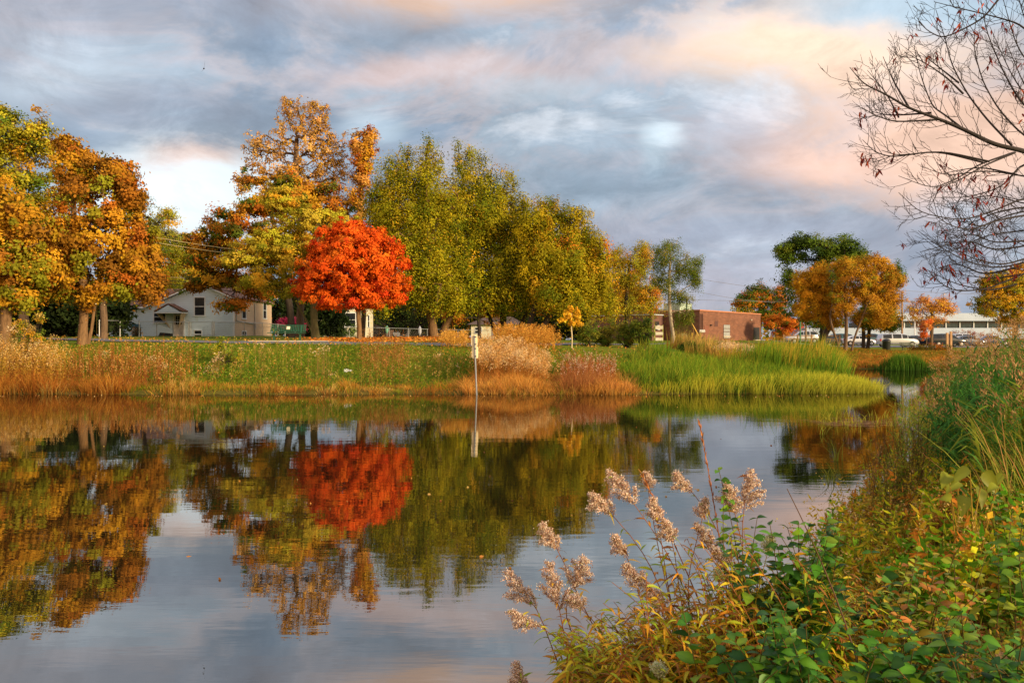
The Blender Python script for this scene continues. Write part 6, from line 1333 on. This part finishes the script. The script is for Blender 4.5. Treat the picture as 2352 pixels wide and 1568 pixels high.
for q_ in range(16):
    l=LM[rg.integers(3,len(LM))]; ox,oy=rg.normal(20,45),rg.normal(0,60); LM.append([(c[0]+ox*(1-i_/len(l)*.2)+rg.normal(0,8),c[1]+oy+rg.normal(0,8)) for i_,c in enumerate(l)][:max(3,len(l)-1)])
for j,l in enumerate(LM):
    d0=9.0+rg.uniform(-.9,.9); dd=np.linspace(d0,d0+rg.uniform(-.7,.7),len(l)); pts=[P3(c,e) for c,e in zip(l,dd)]
    if l[0][0]>=1085:
        out=P3((1091+300,l[0][1]*.6+420),9.3); pts=[np.array([0.,0.,min(max(out[2]-.6,2.0),6.5)]),out*.7+pts[0]*.3]+pts; pts[0][:2]=0
    Q=smooth(pts); r0=.032 if j==0 else (.015 if l[0][0]>=1085 else .012); poly(Q,r0,.003); twigs(Q[len(Q)//4:-max(2,len(Q)//8)],0,.30)
fb2=FB(); poly([(0,0,-.1),(.03,0,1.5),(-.03,.02,3.2),(.05,0,5),(.02,0,6.6),(-.1,0,8.2)],.2,.07)
fb.build('trunk',paint('dark_twig_bark',(0.02,0.014,0.016),.85),r)
TL=np.array(TL); n=len(TL); i=np.repeat(np.arange(n),4); q=TL[i]+rg.normal(0,.035,(len(i),3)); A=unit(rdir(len(i))*.6+np.array([0,0,-.8]))
fb2.leaves(q,A,rdir(len(i)),rng.uniform(.05,.10,len(i)),.024,jit(pick([(0.26,0.03,0.02),(0.4,0.08,0.03),(0.16,0.02,0.02)],len(i)),.2),.1,LAN,fold=.4); fb2.build('crown',LEAF,r)

# ------------------------------------------------------------------ camera, sun, sky
cam=bpy.data.cameras.new('camera'); co_=bpy.data.objects.new('camera',cam); COL.objects.link(co_)
co_.location=(0,0,H); co_.rotation_euler=(math.radians(90),0,0); cam.lens=28; cam.sensor_width=36; cam.clip_start=.05; cam.clip_end=8000; scene.camera=co_
SD=Vector((0.78,-0.57,0.27)).normalized()
sl=bpy.data.lights.new('sun','SUN'); sl.energy=SUNE; sl.angle=math.radians(9); sl.color=(1,.76,.44)
so_=bpy.data.objects.new('sun',sl); COL.objects.link(so_); so_.rotation_euler=SD.to_track_quat('Z','Y').to_euler(); so_.location=(40,-40,30)
w=bpy.data.worlds.new('World'); scene.world=w; w.use_nodes=True; w.cycles.sampling_method='MANUAL'; w.cycles.sample_map_resolution=256; nt=w.node_tree; bg=nt.nodes['Background']
sky=nd(nt,'ShaderNodeTexSky'); sky.sky_type='NISHITA'; sky.sun_disc=False; sky.sun_elevation=math.asin(SD.z); sky.sun_rotation=math.atan2(SD.x,SD.y)
tc=nd(nt,'ShaderNodeTexCoord'); g_=tc.outputs['Generated']; sp=nd(nt,'ShaderNodeSeparateXYZ'); nt.links.new(g_,sp.inputs[0])
dx_,dy_,dz_=sp.outputs
ys=mth(nt,'MAXIMUM',dy_,.12)
mp=nd(nt,'ShaderNodeMapping'); mp.inputs['Scale'].default_value=(2.6,2.6,5.2); nt.links.new(g_,mp.inputs['Vector'])
nA=noise(nt,1.7,7,mp.outputs[0],.6,.5); nB=noise(nt,3.4,7,mp.outputs[0],.66,.5)
mp2=nd(nt,'ShaderNodeMapping'); mp2.inputs['Scale'].default_value=(1.2,1.2,2.6); mp2.inputs['Location'].default_value=(3.1,1.7,.4); nt.links.new(g_,mp2.inputs['Vector']); nC=noise(nt,2.0,5,mp2.outputs[0],.6,.4)
u_=mth(nt,'ADD',mth(nt,'ADD',mth(nt,'MULTIPLY',mth(nt,'DIVIDE',dx_,ys),1.82933),1.176),mth(nt,'MULTIPLY',mth(nt,'SUBTRACT',nC,.5),.26))
v_=mth(nt,'ADD',mth(nt,'SUBTRACT',.784,mth(nt,'MULTIPLY',mth(nt,'DIVIDE',dz_,ys),1.82933)),mth(nt,'MULTIPLY',mth(nt,'SUBTRACT',nA,.5),.20))
col=ramp(nt,nA,[(.34,(.22,.31,.43)),(.45,(.32,.40,.51)),(.52,(.50,.50,.56)),(.60,(.40,.49,.59)),(.70,(.66,.72,.80))])
BL=[(410,440,240,125,(.95,1.05,1.10),1.0),(150,190,190,50,(.62,.72,.82),.6),(60,40,260,110,(.46,.47,.54),.6),(430,350,85,26,(.90,.70,.62),.8),(470,285,240,48,(.27,.34,.44),.75),(330,240,200,40,(.35,.40,.50),.6),
 (980,60,200,70,(.33,.42,.53),.6),(1020,175,260,42,(.74,.57,.54),.7),(1240,215,130,34,(.60,.70,.80),.6),(850,285,60,30,(.60,.74,.86),.6),(1535,328,42,24,(.80,.95,1.05),1.0),(1500,385,30,45,(.55,.70,.80),.6),(1390,430,210,60,(.28,.37,.47),.75),
 (1500,130,200,60,(.60,.52,.54),.5),(1930,110,330,100,(1.15,.86,.66),.95),(2200,330,330,130,(1.1,.74,.56),.85),(2150,15,260,38,(.55,.72,.86),.8),(1880,372,140,40,(1.0,.68,.55),.85),(1700,330,130,60,(.60,.55,.60),.5),(1720,560,520,55,(.38,.42,.53),.7),(1700,660,600,45,(.55,.55,.66),.6),
 (600,-60,500,100,(.40,.43,.52),.6),(1060,-48,300,72,(1.05,.66,.42),.6),(1700,-250,500,140,(1.0,.7,.5),.6)]
for x_,y_,rx_,ry_,c_,a_ in BL:
    rx_*=1.12; ry_*=1.15; a_=min(1,a_*1.15)
    e=mth(nt,'ADD',mth(nt,'POWER',mth(nt,'ABSOLUTE',mth(nt,'DIVIDE',mth(nt,'SUBTRACT',u_,x_/1000),rx_/1000)),2.0),mth(nt,'POWER',mth(nt,'ABSOLUTE',mth(nt,'DIVIDE',mth(nt,'SUBTRACT',v_,y_/1000),ry_/1000)),2.0))
    e=mth(nt,'ADD',e,mth(nt,'MULTIPLY',mth(nt,'SUBTRACT',nB,.5),2.2))
    f=mth(nt,'MULTIPLY',mth(nt,'EXPONENT',mth(nt,'MULTIPLY',mth(nt,'POWER',mth(nt,'MAXIMUM',e,0.0),1.5),-1.0)),a_,clamp=True); col=mixc(nt,f,col,c_)
# behind the viewer: the sunset side, a brighter warm glow
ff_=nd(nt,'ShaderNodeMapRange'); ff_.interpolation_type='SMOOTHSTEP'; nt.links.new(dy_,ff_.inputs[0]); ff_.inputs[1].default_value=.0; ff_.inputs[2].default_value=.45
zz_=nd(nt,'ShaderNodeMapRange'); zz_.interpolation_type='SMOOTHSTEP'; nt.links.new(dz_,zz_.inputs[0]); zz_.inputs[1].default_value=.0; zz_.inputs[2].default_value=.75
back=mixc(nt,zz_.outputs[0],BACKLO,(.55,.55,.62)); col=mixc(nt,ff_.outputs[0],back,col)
scl=nd(nt,'ShaderNodeVectorMath',operation='SCALE'); nt.links.new(col,scl.inputs[0]); tex=mth(nt,'ADD',mth(nt,'MULTIPLY',mth(nt,'SUBTRACT',nB,.5),9.0),mth(nt,'ADD',mth(nt,'MULTIPLY',mth(nt,'SUBTRACT',nC,.5),5.0),9.2)); nt.links.new(tex,scl.inputs['Scale'])
sk2=nd(nt,'ShaderNodeVectorMath',operation='SCALE'); nt.links.new(sky.outputs[0],sk2.inputs[0]); sk2.inputs['Scale'].default_value=1.0
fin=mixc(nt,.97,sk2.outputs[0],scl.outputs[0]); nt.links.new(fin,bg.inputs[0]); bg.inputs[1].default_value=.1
scene.view_settings.view_transform='Standard'; scene.view_settings.look='None'; scene.view_settings.gamma=1; scene.view_settings.exposure=EXPO; scene.view_settings.use_curve_mapping=False
scene.cycles.max_bounces=4; scene.cycles.diffuse_bounces=2; scene.cycles.glossy_bounces=2; scene.cycles.transmission_bounces=2; scene.cycles.transparent_max_bounces=4; scene.cycles.use_denoising=True
